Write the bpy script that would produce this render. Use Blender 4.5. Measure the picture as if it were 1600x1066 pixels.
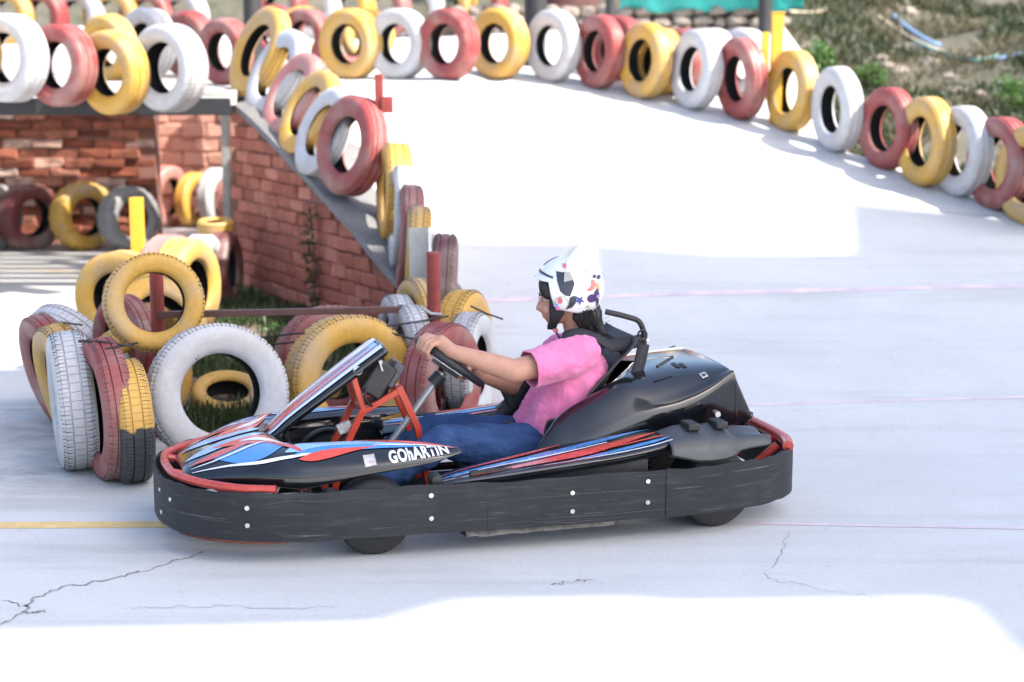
import bpy, bmesh, math, random
from mathutils import Vector, Matrix, noise
random.seed(7)
sc = bpy.context.scene
for o in list(bpy.data.objects): bpy.data.objects.remove(o)
col = sc.collection
PI = math.pi
rad = math.radians

# ------------------------------------------------------------------ camera
FPX, CAMH = 2640.0, 1.72
PITCH = math.atan(453 / FPX)
cd = bpy.data.cameras.new('camera'); cam = bpy.data.objects.new('camera', cd); col.objects.link(cam)
cam.location = (0, 0, CAMH); cam.rotation_euler = (PI / 2 - PITCH, 0, 0)
cd.sensor_width = 36; cd.lens = FPX * 36 / 1600; cd.clip_end = 2000; cd.clip_start = .05
cd.dof.use_dof = True; cd.dof.focus_distance = 6.1; cd.dof.aperture_fstop = 2.2
sc.camera = cam
# ------------------------------------------------------------------ light
SUN_EL, SUN_DIR = rad(47), Vector((.87, -.49))      # horizontal direction towards the sun
SUN_DIR.normalize()
TO_SUN = Vector((SUN_DIR.x * math.cos(SUN_EL), SUN_DIR.y * math.cos(SUN_EL), math.sin(SUN_EL)))
w = bpy.data.worlds.new('World'); sc.world = w; w.use_nodes = True
nt = w.node_tree; bg = nt.nodes['Background']
sky = nt.nodes.new('ShaderNodeTexSky'); sky.sky_type = 'NISHITA'; sky.sun_disc = False
sky.sun_elevation = SUN_EL; sky.sun_rotation = math.atan2(SUN_DIR.x, SUN_DIR.y)
sky.air_density = 1.0; sky.dust_density = 3.0; sky.ozone_density = 1.0
nt.links.new(sky.outputs[0], bg.inputs[0]); bg.inputs[1].default_value = .15
sd = bpy.data.lights.new('sun', 'SUN'); sd.energy = 4.2; sd.angle = rad(.55); sd.color = (1, .95, .87)
so = bpy.data.objects.new('sun', sd); col.objects.link(so)
so.rotation_euler = TO_SUN.to_track_quat('Z', 'Y').to_euler()
sc.view_settings.view_transform = 'Standard'; sc.view_settings.look = 'None'
sc.view_settings.exposure = 1.48; sc.view_settings.gamma = 1
sc.view_settings.use_curve_mapping = False
sc.render.engine = 'CYCLES'
sc.cycles.max_bounces = 7; sc.cycles.transparent_max_bounces = 8

# ------------------------------------------------------------------ geometry of the place
cF = Vector((0, math.cos(PITCH), -math.sin(PITCH))); cU = Vector((0, math.sin(PITCH), math.cos(PITCH))); cR = Vector((1, 0, 0))
CAM = Vector((0, 0, CAMH))
def ray(x, y): return cR * ((x - 800) / FPX) + cF - cU * ((y - 533) / FPX)
def G(x, y, z=0.0):                                   # point of the level z seen at a photo pixel
    d = ray(x, y); return CAM + d * ((z - CAMH) / d.z)
def D(x, y, dep):                                     # point at a depth along Y
    d = ray(x, y); return CAM + d * (dep / d.y)
def smooth(a, b, x):
    t = max(0, min(1, (x - a) / (b - a))); return t * t * (3 - 2 * t)
def smin(a, b, k):
    h = max(0, min(1, .5 + .5 * (b - a) / k)); return b + (a - b) * h - k * h * (1 - h)
AX_ = [(-.2, .232), (-.63, .262), (-.95, .310), (-1.27, .328), (-1.59, .336), (-1.94, .338)]
def ramp_z(x, y):
    a = .232
    for (x0, a0), (x1, a1) in zip(AX_, AX_[1:]):
        if x <= x0: a = a0 + (a1 - a0) * min(1, (x0 - x) / (x0 - x1))
    t = a * (y - 7.9)
    k = .25
    lo = t if t > k else (0 if t < -k else (t + k) ** 2 / (4 * k))
    top = 1.38 + .03 * (y - 11.9) + (.06 * (y - 14) if y > 14 else 0) + .10 * smooth(-1.5, .5, x)
    return max(.004, smin(lo, top, .12))
def S(x, y):                                          # point of the ramp surface seen at a photo pixel
    d = ray(x, y); t = 6.0
    while t < 40:
        P = CAM + d * t
        if P.z <= ramp_z(P.x, P.y): break
        t += .02
    return P
def wall_x(y): return -.63 - 1.31 * (y - 9.5) / 2.45   # line of the brick retaining wall
WB = 11.95                                             # far end of that wall

# ------------------------------------------------------------------ helpers
def link(o, parent=None):
    col.objects.link(o)
    if parent is not None: o.parent = parent
    return o
def tag(o, label=None, cat=None, group=None, kind=None):
    if label: o['label'] = label
    if cat: o['category'] = cat
    if group: o['group'] = group
    if kind: o['kind'] = kind
    return o
def empty(name, loc=(0, 0, 0), rot=(0, 0, 0), parent=None):
    o = bpy.data.objects.new(name, None); o.location = loc; o.rotation_euler = rot; o.empty_display_size = .1
    return link(o, parent)
class MB:
    def __init__(s): s.v = []; s.f = []
    def add(s, vs, fs):
        n = len(s.v); s.v += [tuple(v) for v in vs]; s.f += [tuple(i + n for i in f) for f in fs]; return s
    def box(s, c, size, rot=None):
        R = rot if rot is not None else Matrix.Identity(3); c = Vector(c)
        vs = [c + R @ Vector((x * size[0] / 2, y * size[1] / 2, z * size[2] / 2)) for x in (-1, 1) for y in (-1, 1) for z in (-1, 1)]
        return s.add(vs, [(0, 1, 3, 2), (4, 6, 7, 5), (0, 4, 5, 1), (2, 3, 7, 6), (0, 2, 6, 4), (1, 5, 7, 3)])
    def tube(s, pts, r, n=10, sq=False, closed=False, cap=True):
        pts = [Vector(p) for p in pts]; N = len(pts); rr = r if isinstance(r, (list, tuple)) else [r] * N
        if sq: n = 4
        vs = []; fs = []; prev = None
        for i, p in enumerate(pts):
            if closed: t = pts[(i + 1) % N] - pts[i - 1]
            else: t = pts[min(i + 1, N - 1)] - pts[max(i - 1, 0)]
            t.normalize()
            if prev is None:
                a = Vector((0, 0, 1)) if abs(t.z) < .9 else Vector((1, 0, 0))
                nx = t.cross(a).normalized()
            else:
                nx = (prev - t * prev.dot(t)).normalized()
            prev = nx; ny = t.cross(nx)
            for k in range(n):
                a = 2 * PI * (k + (.5 if sq else 0)) / n
                vs.append(p + (nx * math.cos(a) + ny * math.sin(a)) * rr[i] * (1.414 if sq else 1))
        M = N if closed else N - 1
        for i in range(M):
            j = (i + 1) % N
            for k in range(n): fs.append((i * n + k, i * n + (k + 1) % n, j * n + (k + 1) % n, j * n + k))
        if cap and not closed: fs += [tuple(reversed(range(n))), tuple((N - 1) * n + k for k in range(n))]
        return s.add(vs, fs)
    def lathe(s, prof, n, M=None, closed=False):        # prof (radius, axial); axis = local Y
        vs = []; fs = []; m = len(prof)
        for i in range(n):
            a = 2 * PI * i / n
            for r, y in prof:
                v = Vector((r * math.cos(a), y, r * math.sin(a))); vs.append(M @ v if M is not None else v)
        for i in range(n):
            j = (i + 1) % n
            for k in range(m if closed else m - 1):
                l = (k + 1) % m; fs.append((i * m + k, i * m + l, j * m + l, j * m + k))
        return s.add(vs, fs)
    def grid(s, rows, flip=False):
        nr, nc = len(rows), len(rows[0]); fs = []
        for i in range(nr - 1):
            for j in range(nc - 1):
                q = (i * nc + j, i * nc + j + 1, (i + 1) * nc + j + 1, (i + 1) * nc + j)
                fs.append(tuple(reversed(q)) if flip else q)
        return s.add([v for r in rows for v in r], fs)
    def prism(s, poly, n_off):                          # polygon in 3D extruded by a vector
        poly = [Vector(p) for p in poly]; n = len(poly); off = Vector(n_off)
        vs = poly + [p + off for p in poly]
        return s.add(vs, [tuple(reversed(range(n))), tuple(range(n, 2 * n))] + [(i, (i + 1) % n, n + (i + 1) % n, n + i) for i in range(n)])
    def mesh(s, name, mat=None, ang=35, merge=0):
        me = bpy.data.meshes.new(name); me.from_pydata(s.v, [], s.f)
        bm = bmesh.new(); bm.from_mesh(me)
        if merge: bmesh.ops.remove_doubles(bm, verts=bm.verts, dist=merge)
        bmesh.ops.recalc_face_normals(bm, faces=bm.faces); bm.to_mesh(me); bm.free()
        me.polygons.foreach_set('use_smooth', [True] * len(me.polygons))
        if ang < 180: me.set_sharp_from_angle(angle=rad(ang))
        if mat: me.materials.append(mat)
        me.update(); return me
    def build(s, name, mat, parent=None, ang=35, merge=0, bevel=0, solid=0, soff=0):
        o = bpy.data.objects.new(name, s.mesh(name, mat, ang, merge)); link(o, parent)
        if solid:
            m = o.modifiers.new('s', 'SOLIDIFY'); m.thickness = solid; m.offset = soff
        if bevel:
            m = o.modifiers.new('b', 'BEVEL'); m.width = bevel; m.segments = 2; m.limit_method = 'ANGLE'; m.angle_limit = rad(40)
        return o
def rotm(x=0, y=0, z=0):
    return (Matrix.Rotation(z, 3, 'Z') @ Matrix.Rotation(y, 3, 'Y') @ Matrix.Rotation(x, 3, 'X'))

# ------------------------------------------------------------------ materials
class NT:
    def __init__(s, name):
        s.m = bpy.data.materials.new(name); s.m.use_nodes = True; s.t = s.m.node_tree
        s.b = s.t.nodes['Principled BSDF']; s.l = s.t.links.new
    def n(s, t, **k):
        nd = s.t.nodes.new(t)
        for a, b in k.items():
            if a in nd.inputs: nd.inputs[a].default_value = b
            else: setattr(nd, a, b)
        return nd
    def coord(s, scale=(1, 1, 1), rnd=False, kind='Object'):
        c = s.n('ShaderNodeTexCoord'); mp = s.n('ShaderNodeMapping'); mp.inputs['Scale'].default_value = scale
        s.l(c.outputs[kind], mp.inputs['Vector'])
        if rnd:
            oi = s.n('ShaderNodeObjectInfo'); mu = s.n('ShaderNodeMath', operation='MULTIPLY'); mu.inputs[1].default_value = 37.0
            s.l(oi.outputs['Random'], mu.inputs[0]); s.l(mu.outputs[0], mp.inputs['Location'])
        return mp.outputs[0]
    def noise(s, vec, scale, detail=4, rough=.6):
        nd = s.n('ShaderNodeTexNoise'); nd.inputs['Scale'].default_value = scale
        nd.inputs['Detail'].default_value = detail; nd.inputs['Roughness'].default_value = rough
        s.l(vec, nd.inputs['Vector']); return nd.outputs[0]
    def ramp(s, fac, stops):
        r = s.n('ShaderNodeValToRGB'); e = r.color_ramp.elements
        while len(e) < len(stops): e.new(.5)
        for i, (p, c) in enumerate(stops):
            e[i].position = p; e[i].color = (c[0], c[1], c[2], 1) if not isinstance(c, (int, float)) else (c, c, c, 1)
        s.l(fac, r.inputs[0]); return r.outputs[0]
    def mix(s, fac, a, b, mode='MIX'):
        m = s.n('ShaderNodeMixRGB', blend_type=mode)
        for i, v in ((0, fac), (1, a), (2, b)):
            if isinstance(v, (int, float)): m.inputs[i].default_value = v if i == 0 else (v, v, v, 1)
            elif isinstance(v, tuple): m.inputs[i].default_value = (*v, 1)
            else: s.l(v, m.inputs[i])
        return m.outputs[0]
    def bump(s, h, st=.3, dist=.01):
        b = s.n('ShaderNodeBump'); b.inputs['Strength'].default_value = st; b.inputs['Distance'].default_value = dist
        s.l(h, b.inputs['Height']); s.l(b.outputs[0], s.b.inputs['Normal'])
    def color(s, c):
        if isinstance(c, tuple): s.b.inputs['Base Color'].default_value = (*c, 1)
        else: s.l(c, s.b.inputs['Base Color'])
    def set(s, rough=None, metal=None, coat=None, spec=None):
        if rough is not None:
            if isinstance(rough, (int, float)): s.b.inputs['Roughness'].default_value = rough
            else: s.l(rough, s.b.inputs['Roughness'])
        if metal is not None: s.b.inputs['Metallic'].default_value = metal
        if coat is not None: s.b.inputs['Coat Weight'].default_value = coat; s.b.inputs['Coat Roughness'].default_value = .08
        if spec is not None: s.b.inputs['Specular IOR Level'].default_value = spec
        return s.m
def plain(name, c, rough=.5, metal=0, coat=None, var=.12, sc_=14, bump=.08, spec=None):
    N = NT(name); v = N.coord(rnd=True); h = N.noise(v, sc_, 5)
    lo = tuple(x * (1 - var) for x in c); hi = tuple(min(1, x * (1 + var)) for x in c)
    N.color(N.ramp(h, [(.3, lo), (.7, hi)])); N.bump(h, bump, .003)
    r = N.ramp(N.noise(v, sc_ * 2.3, 3), [(.3, max(0, rough - .08)), (.7, min(1, rough + .1))])
    return N.set(r, metal, coat, spec)
def tyre_paint(name, c, worn=.46, dust=(.36, .32, .28)):
    N = NT(name); v = N.coord(rnd=True)
    n1 = N.noise(v, 2.6, 6, .7); n2 = N.noise(v, 9, 5, .7); n3 = N.noise(v, 1.2, 2)
    base = N.ramp(n2, [(.25, tuple(x * .82 for x in c)), (.75, tuple(min(1, x * 1.1) for x in c))])
    base = N.mix(N.ramp(n3, [(.42, 0), (.72, .5)]), base, dust)
    wear = N.ramp(N.mix(.5, n1, n2), [(worn - .15, .9), (worn - .09, .0)])
    base = N.mix(wear, base, (.03, .03, .03))
    N.color(base); N.bump(n2, .25, .006); return N.set(N.ramp(n1, [(.3, .62), (.7, .42)]))
M = {}
M['white_t'] = tyre_paint('white tyre paint', (.50, .50, .52), .48)
M['red_t'] = tyre_paint('oxide red tyre paint', (.27, .052, .05))
M['yellow_t'] = tyre_paint('ochre yellow tyre paint', (.56, .315, .055))
M['pink_t'] = tyre_paint('faded red tyre paint', (.46, .17, .15))
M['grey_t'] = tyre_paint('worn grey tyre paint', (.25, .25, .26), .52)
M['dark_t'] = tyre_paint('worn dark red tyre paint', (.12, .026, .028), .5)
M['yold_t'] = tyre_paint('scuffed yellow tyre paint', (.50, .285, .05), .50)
M['rubber'] = plain('black rubber', (.02, .02, .021), .75)
# tyre half yellow, half bare rubber
N = NT('half painted tyre'); v = N.coord(); sx = N.n('ShaderNodeSeparateXYZ'); c0 = N.n('ShaderNodeTexCoord')
N.l(c0.outputs['Object'], sx.inputs[0]); ad = N.n('ShaderNodeMath', operation='ADD'); N.l(sx.outputs[2], ad.inputs[0])
m2 = N.n('ShaderNodeMath', operation='MULTIPLY'); m2.inputs[1].default_value = .6; N.l(N.noise(v, 3.5, 4), m2.inputs[0]); N.l(m2.outputs[0], ad.inputs[1])
N.color(N.mix(N.ramp(ad.outputs[0], [(.36, 0), (.40, 1)]), (.035, .037, .042), (.58, .34, .07))); N.set(.55); M['half_t'] = N.m

def concrete(name, c, blotch=.12, cscale=1.0):
    N = NT(name); v = N.coord()
    big = N.noise(v, .55 * cscale, 5, .6); mid = N.noise(v, 3.2 * cscale, 6, .7); fine = N.noise(v, 60, 4, .7)
    vs = N.coord((.35, 2.2, 1)); streak = N.noise(vs, 1.4, 5, .65)
    a = tuple(x * (1 - blotch) for x in c); b = tuple(min(1, x * (1 + blotch * .5)) for x in c)
    base = N.ramp(big, [(.3, a), (.7, b)])
    base = N.mix(N.ramp(mid, [(.35, .22), (.62, 0)]), base, tuple(x * .74 for x in c))
    base = N.mix(N.ramp(streak, [(.28, .45), (.46, 0)]), base, tuple(x * .55 for x in c))
    vt = N.coord((.12, 5.0, 1)); tr_ = N.noise(vt, 2.2, 4, .6)
    base = N.mix(N.ramp(tr_, [(.52, 0), (.70, .22)]), base, tuple(x * .62 for x in c))
    spot = N.noise(v, 11, 3, .5); base = N.mix(N.ramp(spot, [(.66, 0), (.74, .3)]), base, tuple(x * .6 for x in c))
    if cscale == 1.0:                                   # trodden dirt around the tyre island
        ds = N.n('ShaderNodeVectorMath', operation='DISTANCE'); N.l(N.coord((1, .8, 1)), ds.inputs[0]); ds.inputs[1].default_value = (-2.15, 5.75, 0)
        dm = N.mix(1.0, N.ramp(ds.outputs['Value'], [(.35, .95), (1.0, 0)]), N.ramp(N.noise(N.coord((1, 2.2, 1)), 3.5, 6, .7), [(.38, 0), (.62, .8)]), 'MULTIPLY')
        base = N.mix(dm, base, (.27, .26, .25))
    base = N.mix(.10, base, N.ramp(fine, [(.3, 0.15), (.7, .9)]))
    N.color(base); N.bump(N.mix(.5, fine, mid), .25, .006); return N.set(N.ramp(mid, [(.3, .75), (.7, .6)]), spec=.3)
M['concrete'] = concrete('pale concrete', (.60, .60, .588), .10)
M['verge'] = concrete('shade darkened cement verge', (.15, .145, .14), .3, 4)  # cement, coloured darker for the shadow of the leaning tyres
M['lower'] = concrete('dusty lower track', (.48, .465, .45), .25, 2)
M['pinkline'] = plain('faded pink line paint', (.64, .53, .575), .7, var=.2, sc_=6)
M['yelline'] = plain('yellow line paint', (.66, .47, .20), .7, var=.2, sc_=6)
M['crack'] = plain('crack dirt', (.23, .225, .22), .9)
M['sipe'] = plain('tread groove dirt', (.10, .092, .088), .8)
N = NT('red brick'); v = N.coord(rnd=True); oi = N.n('ShaderNodeObjectInfo')
bc = N.ramp(oi.outputs['Random'], [(0, (.30, .10, .07)), (.5, (.42, .155, .11)), (1, (.50, .21, .155))])
nz = N.noise(v, 14, 6, .7); bc = N.mix(N.ramp(nz, [(.35, .5), (.6, 0)]), bc, (.20, .075, .055))
wash = N.noise(N.coord((9, 9, 2), kind='Generated', rnd=True), 1.3, 3); bc = N.mix(N.ramp(wash, [(.6, 0), (.8, .3)]), bc, (.40, .26, .22))
N.color(bc); N.bump(nz, .6, .012); N.set(.9, spec=.2); M['brick'] = N.m
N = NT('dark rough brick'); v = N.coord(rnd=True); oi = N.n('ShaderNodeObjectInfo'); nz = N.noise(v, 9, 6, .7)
bc = N.ramp(oi.outputs['Random'], [(0, (.15, .042, .025)), (.5, (.38, .11, .06)), (.72, (.55, .24, .16)), (.86, (.66, .46, .38))])  # palest random bricks stand in for streaks of sunlight on the wall
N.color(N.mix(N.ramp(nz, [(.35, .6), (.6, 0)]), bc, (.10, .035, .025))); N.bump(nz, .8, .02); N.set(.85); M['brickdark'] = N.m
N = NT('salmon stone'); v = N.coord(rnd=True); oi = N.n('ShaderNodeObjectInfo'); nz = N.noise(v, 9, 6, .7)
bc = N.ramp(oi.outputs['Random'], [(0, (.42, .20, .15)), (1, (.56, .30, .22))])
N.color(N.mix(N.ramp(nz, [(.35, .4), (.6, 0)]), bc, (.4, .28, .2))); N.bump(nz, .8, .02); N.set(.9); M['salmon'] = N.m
M['mortar'] = plain('mortar', (.24, .115, .09), .95, var=.3)
M['postred'] = plain('red oxide post paint', (.24, .035, .03), .5, var=.25)
M['postyel'] = plain('yellow post paint', (.66, .36, .03), .45, var=.12)
M['brownsteel'] = plain('brown painted steel', (.10, .045, .038), .45, var=.2)
M['steel'] = plain('galvanised steel', (.45, .45, .44), .45, .6)
M['darksteel'] = plain('dark grey steel', (.035, .035, .038), .5, .3)
M['wire'] = plain('black wire', (.015, .013, .013), .6)
M['soil'] = plain('soil', (.16, .12, .085), .95, var=.35, sc_=3, bump=.5)
N = NT('hill soil'); v = N.coord(); a = N.noise(v, .9, 5, .65); b = N.noise(v, 4.5, 6, .7)
hc = N.ramp(a, [(.32, (.04, .05, .024)), (.48, (.068, .066, .042)), (.66, (.12, .105, .08))])
N.color(N.mix(N.ramp(b, [(.4, .0), (.62, .55)]), hc, (.14, .125, .10))); N.bump(b, .8, .08); N.set(.95); M['hill'] = N.m
def leaf(name, a, b):
    N = NT(name); v = N.coord(rnd=True); n1 = N.noise(v, 3.0, 3); oi = N.n('ShaderNodeObjectInfo')
    N.color(N.ramp(n1, [(.3, a), (.7, b)])); N.set(.5)
    t = N.n('ShaderNodeBsdfTranslucent'); t.inputs[0].default_value = (*[x * 1.2 for x in b], 1)
    mx = N.n('ShaderNodeMixShader'); mx.inputs[0].default_value = .3
    out = [q for q in N.t.nodes if q.type == 'OUTPUT_MATERIAL'][0]
    N.l(N.b.outputs[0], mx.inputs[1]); N.l(t.outputs[0], mx.inputs[2]); N.l(mx.outputs[0], out.inputs[0]); return N.m
M['grass'] = leaf('grass blades', (.03, .052, .016), (.062, .092, .03))
M['hillgrass'] = leaf('olive hillside grass', (.022, .036, .012), (.045, .062, .022))
M['leaf'] = leaf('bush leaves', (.035, .085, .018), (.08, .17, .035))
M['dry'] = leaf('dry weeds', (.085, .08, .042), (.13, .115, .065))
M['stone'] = plain('grey brown field stone', (.24, .20, .17), .9, var=.4, sc_=5, bump=.5)
M['tarp'] = plain('teal tarpaulin', (.02, .30, .28), .55, var=.2, sc_=4, bump=.3)
M['cream'] = plain('cream plastic pipe', (.50, .42, .30), .5)
M['bluep'] = plain('pale blue plastic pipe', (.20, .32, .50), .4)
M['tealp'] = plain('teal hose', (.12, .30, .27), .5)
# kart
M['black'] = plain('glossy black fibreglass', (.006, .007, .010), .13, coat=.35, var=.2, sc_=5, bump=.008)
_q = [n for n in M['black'].node_tree.nodes if n.type == 'BSDF_PRINCIPLED'][0]; _q.inputs['Coat Weight'].default_value = .6; _q.inputs['Coat IOR'].default_value = 1.5; _q.inputs['Coat Roughness'].default_value = .07
M['matblack'] = plain('matt black plastic', (.022, .023, .026), .5)
M['greyplastic'] = plain('dark grey moulded plastic', (.055, .058, .065), .42)
N = NT('scuffed bumper plastic'); v = N.coord(); vs = N.coord((2.5, 2.5, 26))
s1 = N.noise(vs, 2.2, 6, .75); s2 = N.noise(v, 5, 5, .7); s3 = N.noise(N.coord((1.2, 1.2, 60)), 1.6, 4, .8)
bc = N.ramp(s2, [(.3, (.011, .012, .015)), (.7, (.026, .028, .033))])
bc = N.mix(N.ramp(s1, [(.52, 0), (.72, .5)]), bc, (.065, .068, .075)); bc = N.mix(N.ramp(s3, [(.62, 0), (.68, .7)]), bc, (.15, .15, .155))
N.color(bc); N.bump(s1, .25, .003); N.set(N.ramp(s2, [(.3, .5), (.7, .68)]), spec=.32); M['bumper'] = N.m
M['scratch'] = plain('scraped plastic', (.065, .066, .07), .7, var=.4, sc_=40)
M['rust'] = plain('rust scrape', (.11, .035, .02), .8, var=.4)
M['redtube'] = plain('red painted tube', (.47, .055, .042), .32, coat=.3, var=.2)
M['redframe'] = plain('orange red frame paint', (.47, .045, .02), .35, coat=.2, var=.15)
M['dred'] = plain('red graphic vinyl', (.66, .07, .04), .25, coat=.5, var=.1)
M['dblue'] = plain('blue graphic vinyl', (.07, .26, .62), .25, coat=.5, var=.15)
M['dlblue'] = plain('light blue graphic vinyl', (.30, .50, .78), .25, coat=.5, var=.1)
M['dwhite'] = plain('white graphic vinyl', (.78, .79, .80), .3, coat=.4, var=.06)
M['sticker'] = plain('worn sticker', (.45, .43, .42), .6, var=.4, sc_=60)
M['chrome'] = plain('bright bolt metal', (.62, .62, .60), .28, 1)
M['slick'] = plain('kart tyre rubber', (.022, .022, .024), .62)
# driver
M['skin'] = NT('skin'); _N = M['skin']; _v = _N.coord(); _h = _N.noise(_v, 26, 4)
_N.color(_N.ramp(_h, [(.3, (.44, .225, .155)), (.7, (.52, .285, .205))])); _N.bump(_h, .06, .002); _N.set(.5, spec=.35)
_N.b.inputs['Subsurface Weight'].default_value = .12; _N.b.inputs['Subsurface Radius'].default_value = (.01, .004, .002); M['skin'] = _N.m
N = NT('pink cotton'); v = N.coord(); h = N.noise(v, 9, 4); h2 = N.noise(v, 300, 2)
N.color(N.ramp(h, [(.3, (.70, .17, .36)), (.7, (.80, .23, .43))])); N.bump(N.mix(.35, h, h2), .5, .02); N.b.inputs['Sheen Weight'].default_value = .25; N.set(.85, spec=.2); M['pink'] = N.m
N = NT('blue denim'); v = N.coord(); h = N.noise(v, 11, 4); h2 = N.noise(v, 260, 2); h3 = N.noise(N.coord((2, 9, 9)), 3, 3)
N.color(N.ramp(N.mix(.5, h, h3), [(.3, (.020, .045, .13)), (.72, (.05, .105, .26))])); N.bump(N.mix(.3, h3, h2), .6, .03); N.set(.85, spec=.2); M['denim'] = N.m
M['hair'] = plain('black hair', (.008, .007, .007), .55, var=.3, sc_=40)
M['helmet'] = plain('white helmet shell', (.74, .74, .75), .25, coat=.5, var=.05)
M['purple'] = plain('purple vinyl', (.07, .03, .13), .35)
M['violet'] = plain('blue violet vinyl', (.08, .09, .30), .35)
M['slate'] = plain('slate vinyl', (.035, .045, .06), .35)
M['coral'] = plain('coral vinyl', (.70, .16, .16), .35)
M['tan'] = plain('tan vinyl', (.50, .33, .16), .4)
M['lilac'] = plain('lilac vinyl', (.36, .34, .70), .35)
M['paleg'] = plain('pale green vinyl', (.42, .50, .38), .4)
M['strap'] = plain('black webbing', (.02, .02, .025), .75, var=.2, sc_=90)
N = NT('smoked clear visor'); N.color((.70, .69, .66)); N.set(.12, spec=.5); out = [q for q in N.t.nodes if q.type == 'OUTPUT_MATERIAL'][0]
tr = N.n('ShaderNodeBsdfTransparent'); tr.inputs[0].default_value = (.97, .96, .93, 1); mx = N.n('ShaderNodeMixShader'); mx.inputs[0].default_value = .46
N.l(tr.outputs[0], mx.inputs[1]); N.l(N.b.outputs[0], mx.inputs[2]); N.l(mx.outputs[0], out.inputs[0]); M['visor'] = N.m
M['plank'] = plain('weathered plank', (.46, .44, .42), .85, var=.25, sc_=5)
M['undersheet'] = plain('scraped sheet metal', (.20, .185, .17), .6, var=.5, sc_=30)
M['shadesheet'] = plain('blue grey shade sheet', (.22, .26, .32), .5, .2)

# ================================================================== SETTING
# level ground: one sheet to the horizon
m = MB(); m.grid([[(x, y, 0) for x in (-400, -60, -12, -4, 0, 4, 12, 60, 400)] for y in (-200, -20, 0, 4, 8, 12, 20, 60, 400)])
ground = tag(m.build('ground', M['concrete'], ang=180), kind='structure')
# lower track under the bridge
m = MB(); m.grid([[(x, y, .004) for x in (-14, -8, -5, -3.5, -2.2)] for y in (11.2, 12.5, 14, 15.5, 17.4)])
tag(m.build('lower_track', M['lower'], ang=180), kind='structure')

def row_x(y): return 3.1 + .42 + (10.9 - y) * .84      # outer edge of the ramp
rows = []; ys = [7.0 + .2 * i for i in range(86)]
for y in ys:
    xl = wall_x(y) + .07 if y < WB else (-1.94 + .07 * smooth(12.4, 11.95, y) if y < 15.5 else -1.2)
    if y < 8.6: xl = wall_x(8.6) + .07 - (8.6 - y) * 3.0
    if y > 17.25: xl = -16
    xr = max(row_x(y), 2.3 + .1 * (y - 12))
    r = []
    for j in range(60):
        t = j / 59; x = xl + (xr - xl) * t
        r.append((x, y, (.004 if y > 7.5 else .004 - .012 * (7.5 - y) / .5) + (ramp_z(x, y) - .004) * (smooth(wall_x(8.6) - .7, wall_x(8.6), x) if y < 8.6 else 1)))
    rows.append(r)
m = MB(); m.grid(rows)
# edge skirts so the ramp is a solid bank
m.grid([[r[0], (r[0][0], r[0][1], -.05)] for r in rows]); m.grid([[r[-1], (r[-1][0], r[-1][1], -.05)] for r in rows])
ramp = tag(m.build('ramp_road', M['concrete'], ang=50), kind='structure')
# painted / joint lines
def strip(pts, wd, name, mat, parent, lift=.0015, onramp=True):
    L = []; n = len(pts)
    for i, p in enumerate(pts):
        a, b = pts[max(0, i - 1)], pts[min(n - 1, i + 1)]
        t = Vector((b[0] - a[0], b[1] - a[1], 0)).normalized(); nx = Vector((-t.y, t.x, 0))
        ww = wd[i] if isinstance(wd, list) else wd
        row = []
        for sgn in (-1, 1):
            q = Vector((p[0], p[1], 0)) + nx * ww / 2 * sgn
            row.append((q.x, q.y, (ramp_z(q.x, q.y) if onramp and q.y > 7 and q.x > -2 else 0) + lift))
        L.append(row)
    mb = MB(); mb.grid(L); return mb.build(name, mat, parent, ang=180)
def pline(pix, f=S, n=24):
    W = [f(*p) for p in pix]; out = []
    for a, b in zip(W, W[1:]):
        for i in range(n): out.append(a.lerp(b, i / n))
    return out + [W[-1]]
strip(pline([(-200, 822), (262, 820)], G), .085, 'line_marking', M['yelline'], ground)
strip(pline([(1020, 815), (1800, 830)], G), .028, 'line_marking', M['pinkline'], ground)
strip(pline([(1150, 634), (1750, 618)]), .032, 'line_marking', M['pinkline'], ramp)
strip(pline([(735, 472), (1100, 459), (1750, 443)]), .06, 'line_marking', M['pinkline'], ramp)
strip(pline([(960, 294), (1300, 317), (1560, 340)]), .008, 'expansion_joint', M['crack'], ramp)
strip(pline([(-60, 566), (66, 566)], G), .03, 'line_marking', M['yelline'], ground)
strip(pline([(-60, 416), (190, 430)], G), .04, 'line_marking', M['yelline'], ground, lift=.0055)
def crack(pix, w0, seed):
    random.seed(seed); P = pline(pix, G, 9); Q = []; W = []
    for i, p in enumerate(P):
        Q.append(p + Vector((random.uniform(-.012, .012), random.uniform(-.02, .02), 0))); W.append(w0 * random.uniform(.25, 1.2))
    W[0] = W[-1] = .001
    strip(Q, W, 'crack', M['crack'], ground)
crack([(-30, 985), (38, 958), (48, 938), (100, 918), (190, 901), (250, 886), (318, 862)], .011, 1)
crack([(36, 958), (72, 957)], .014, 2); crack([(0, 940), (40, 946)], .006, 3)
crack([(1235, 830), (1215, 870), (1195, 903), (1250, 915), (1330, 928), (1395, 938)], .003, 4)
crack([(860, 915), (893, 909), (930, 908)], .006, 5); crack([(200, 950), (300, 948), (420, 949), (520, 951)], .003, 6)
crack([(0, 640), (70, 640), (120, 636)], .01, 8)
random.seed(11)

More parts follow.
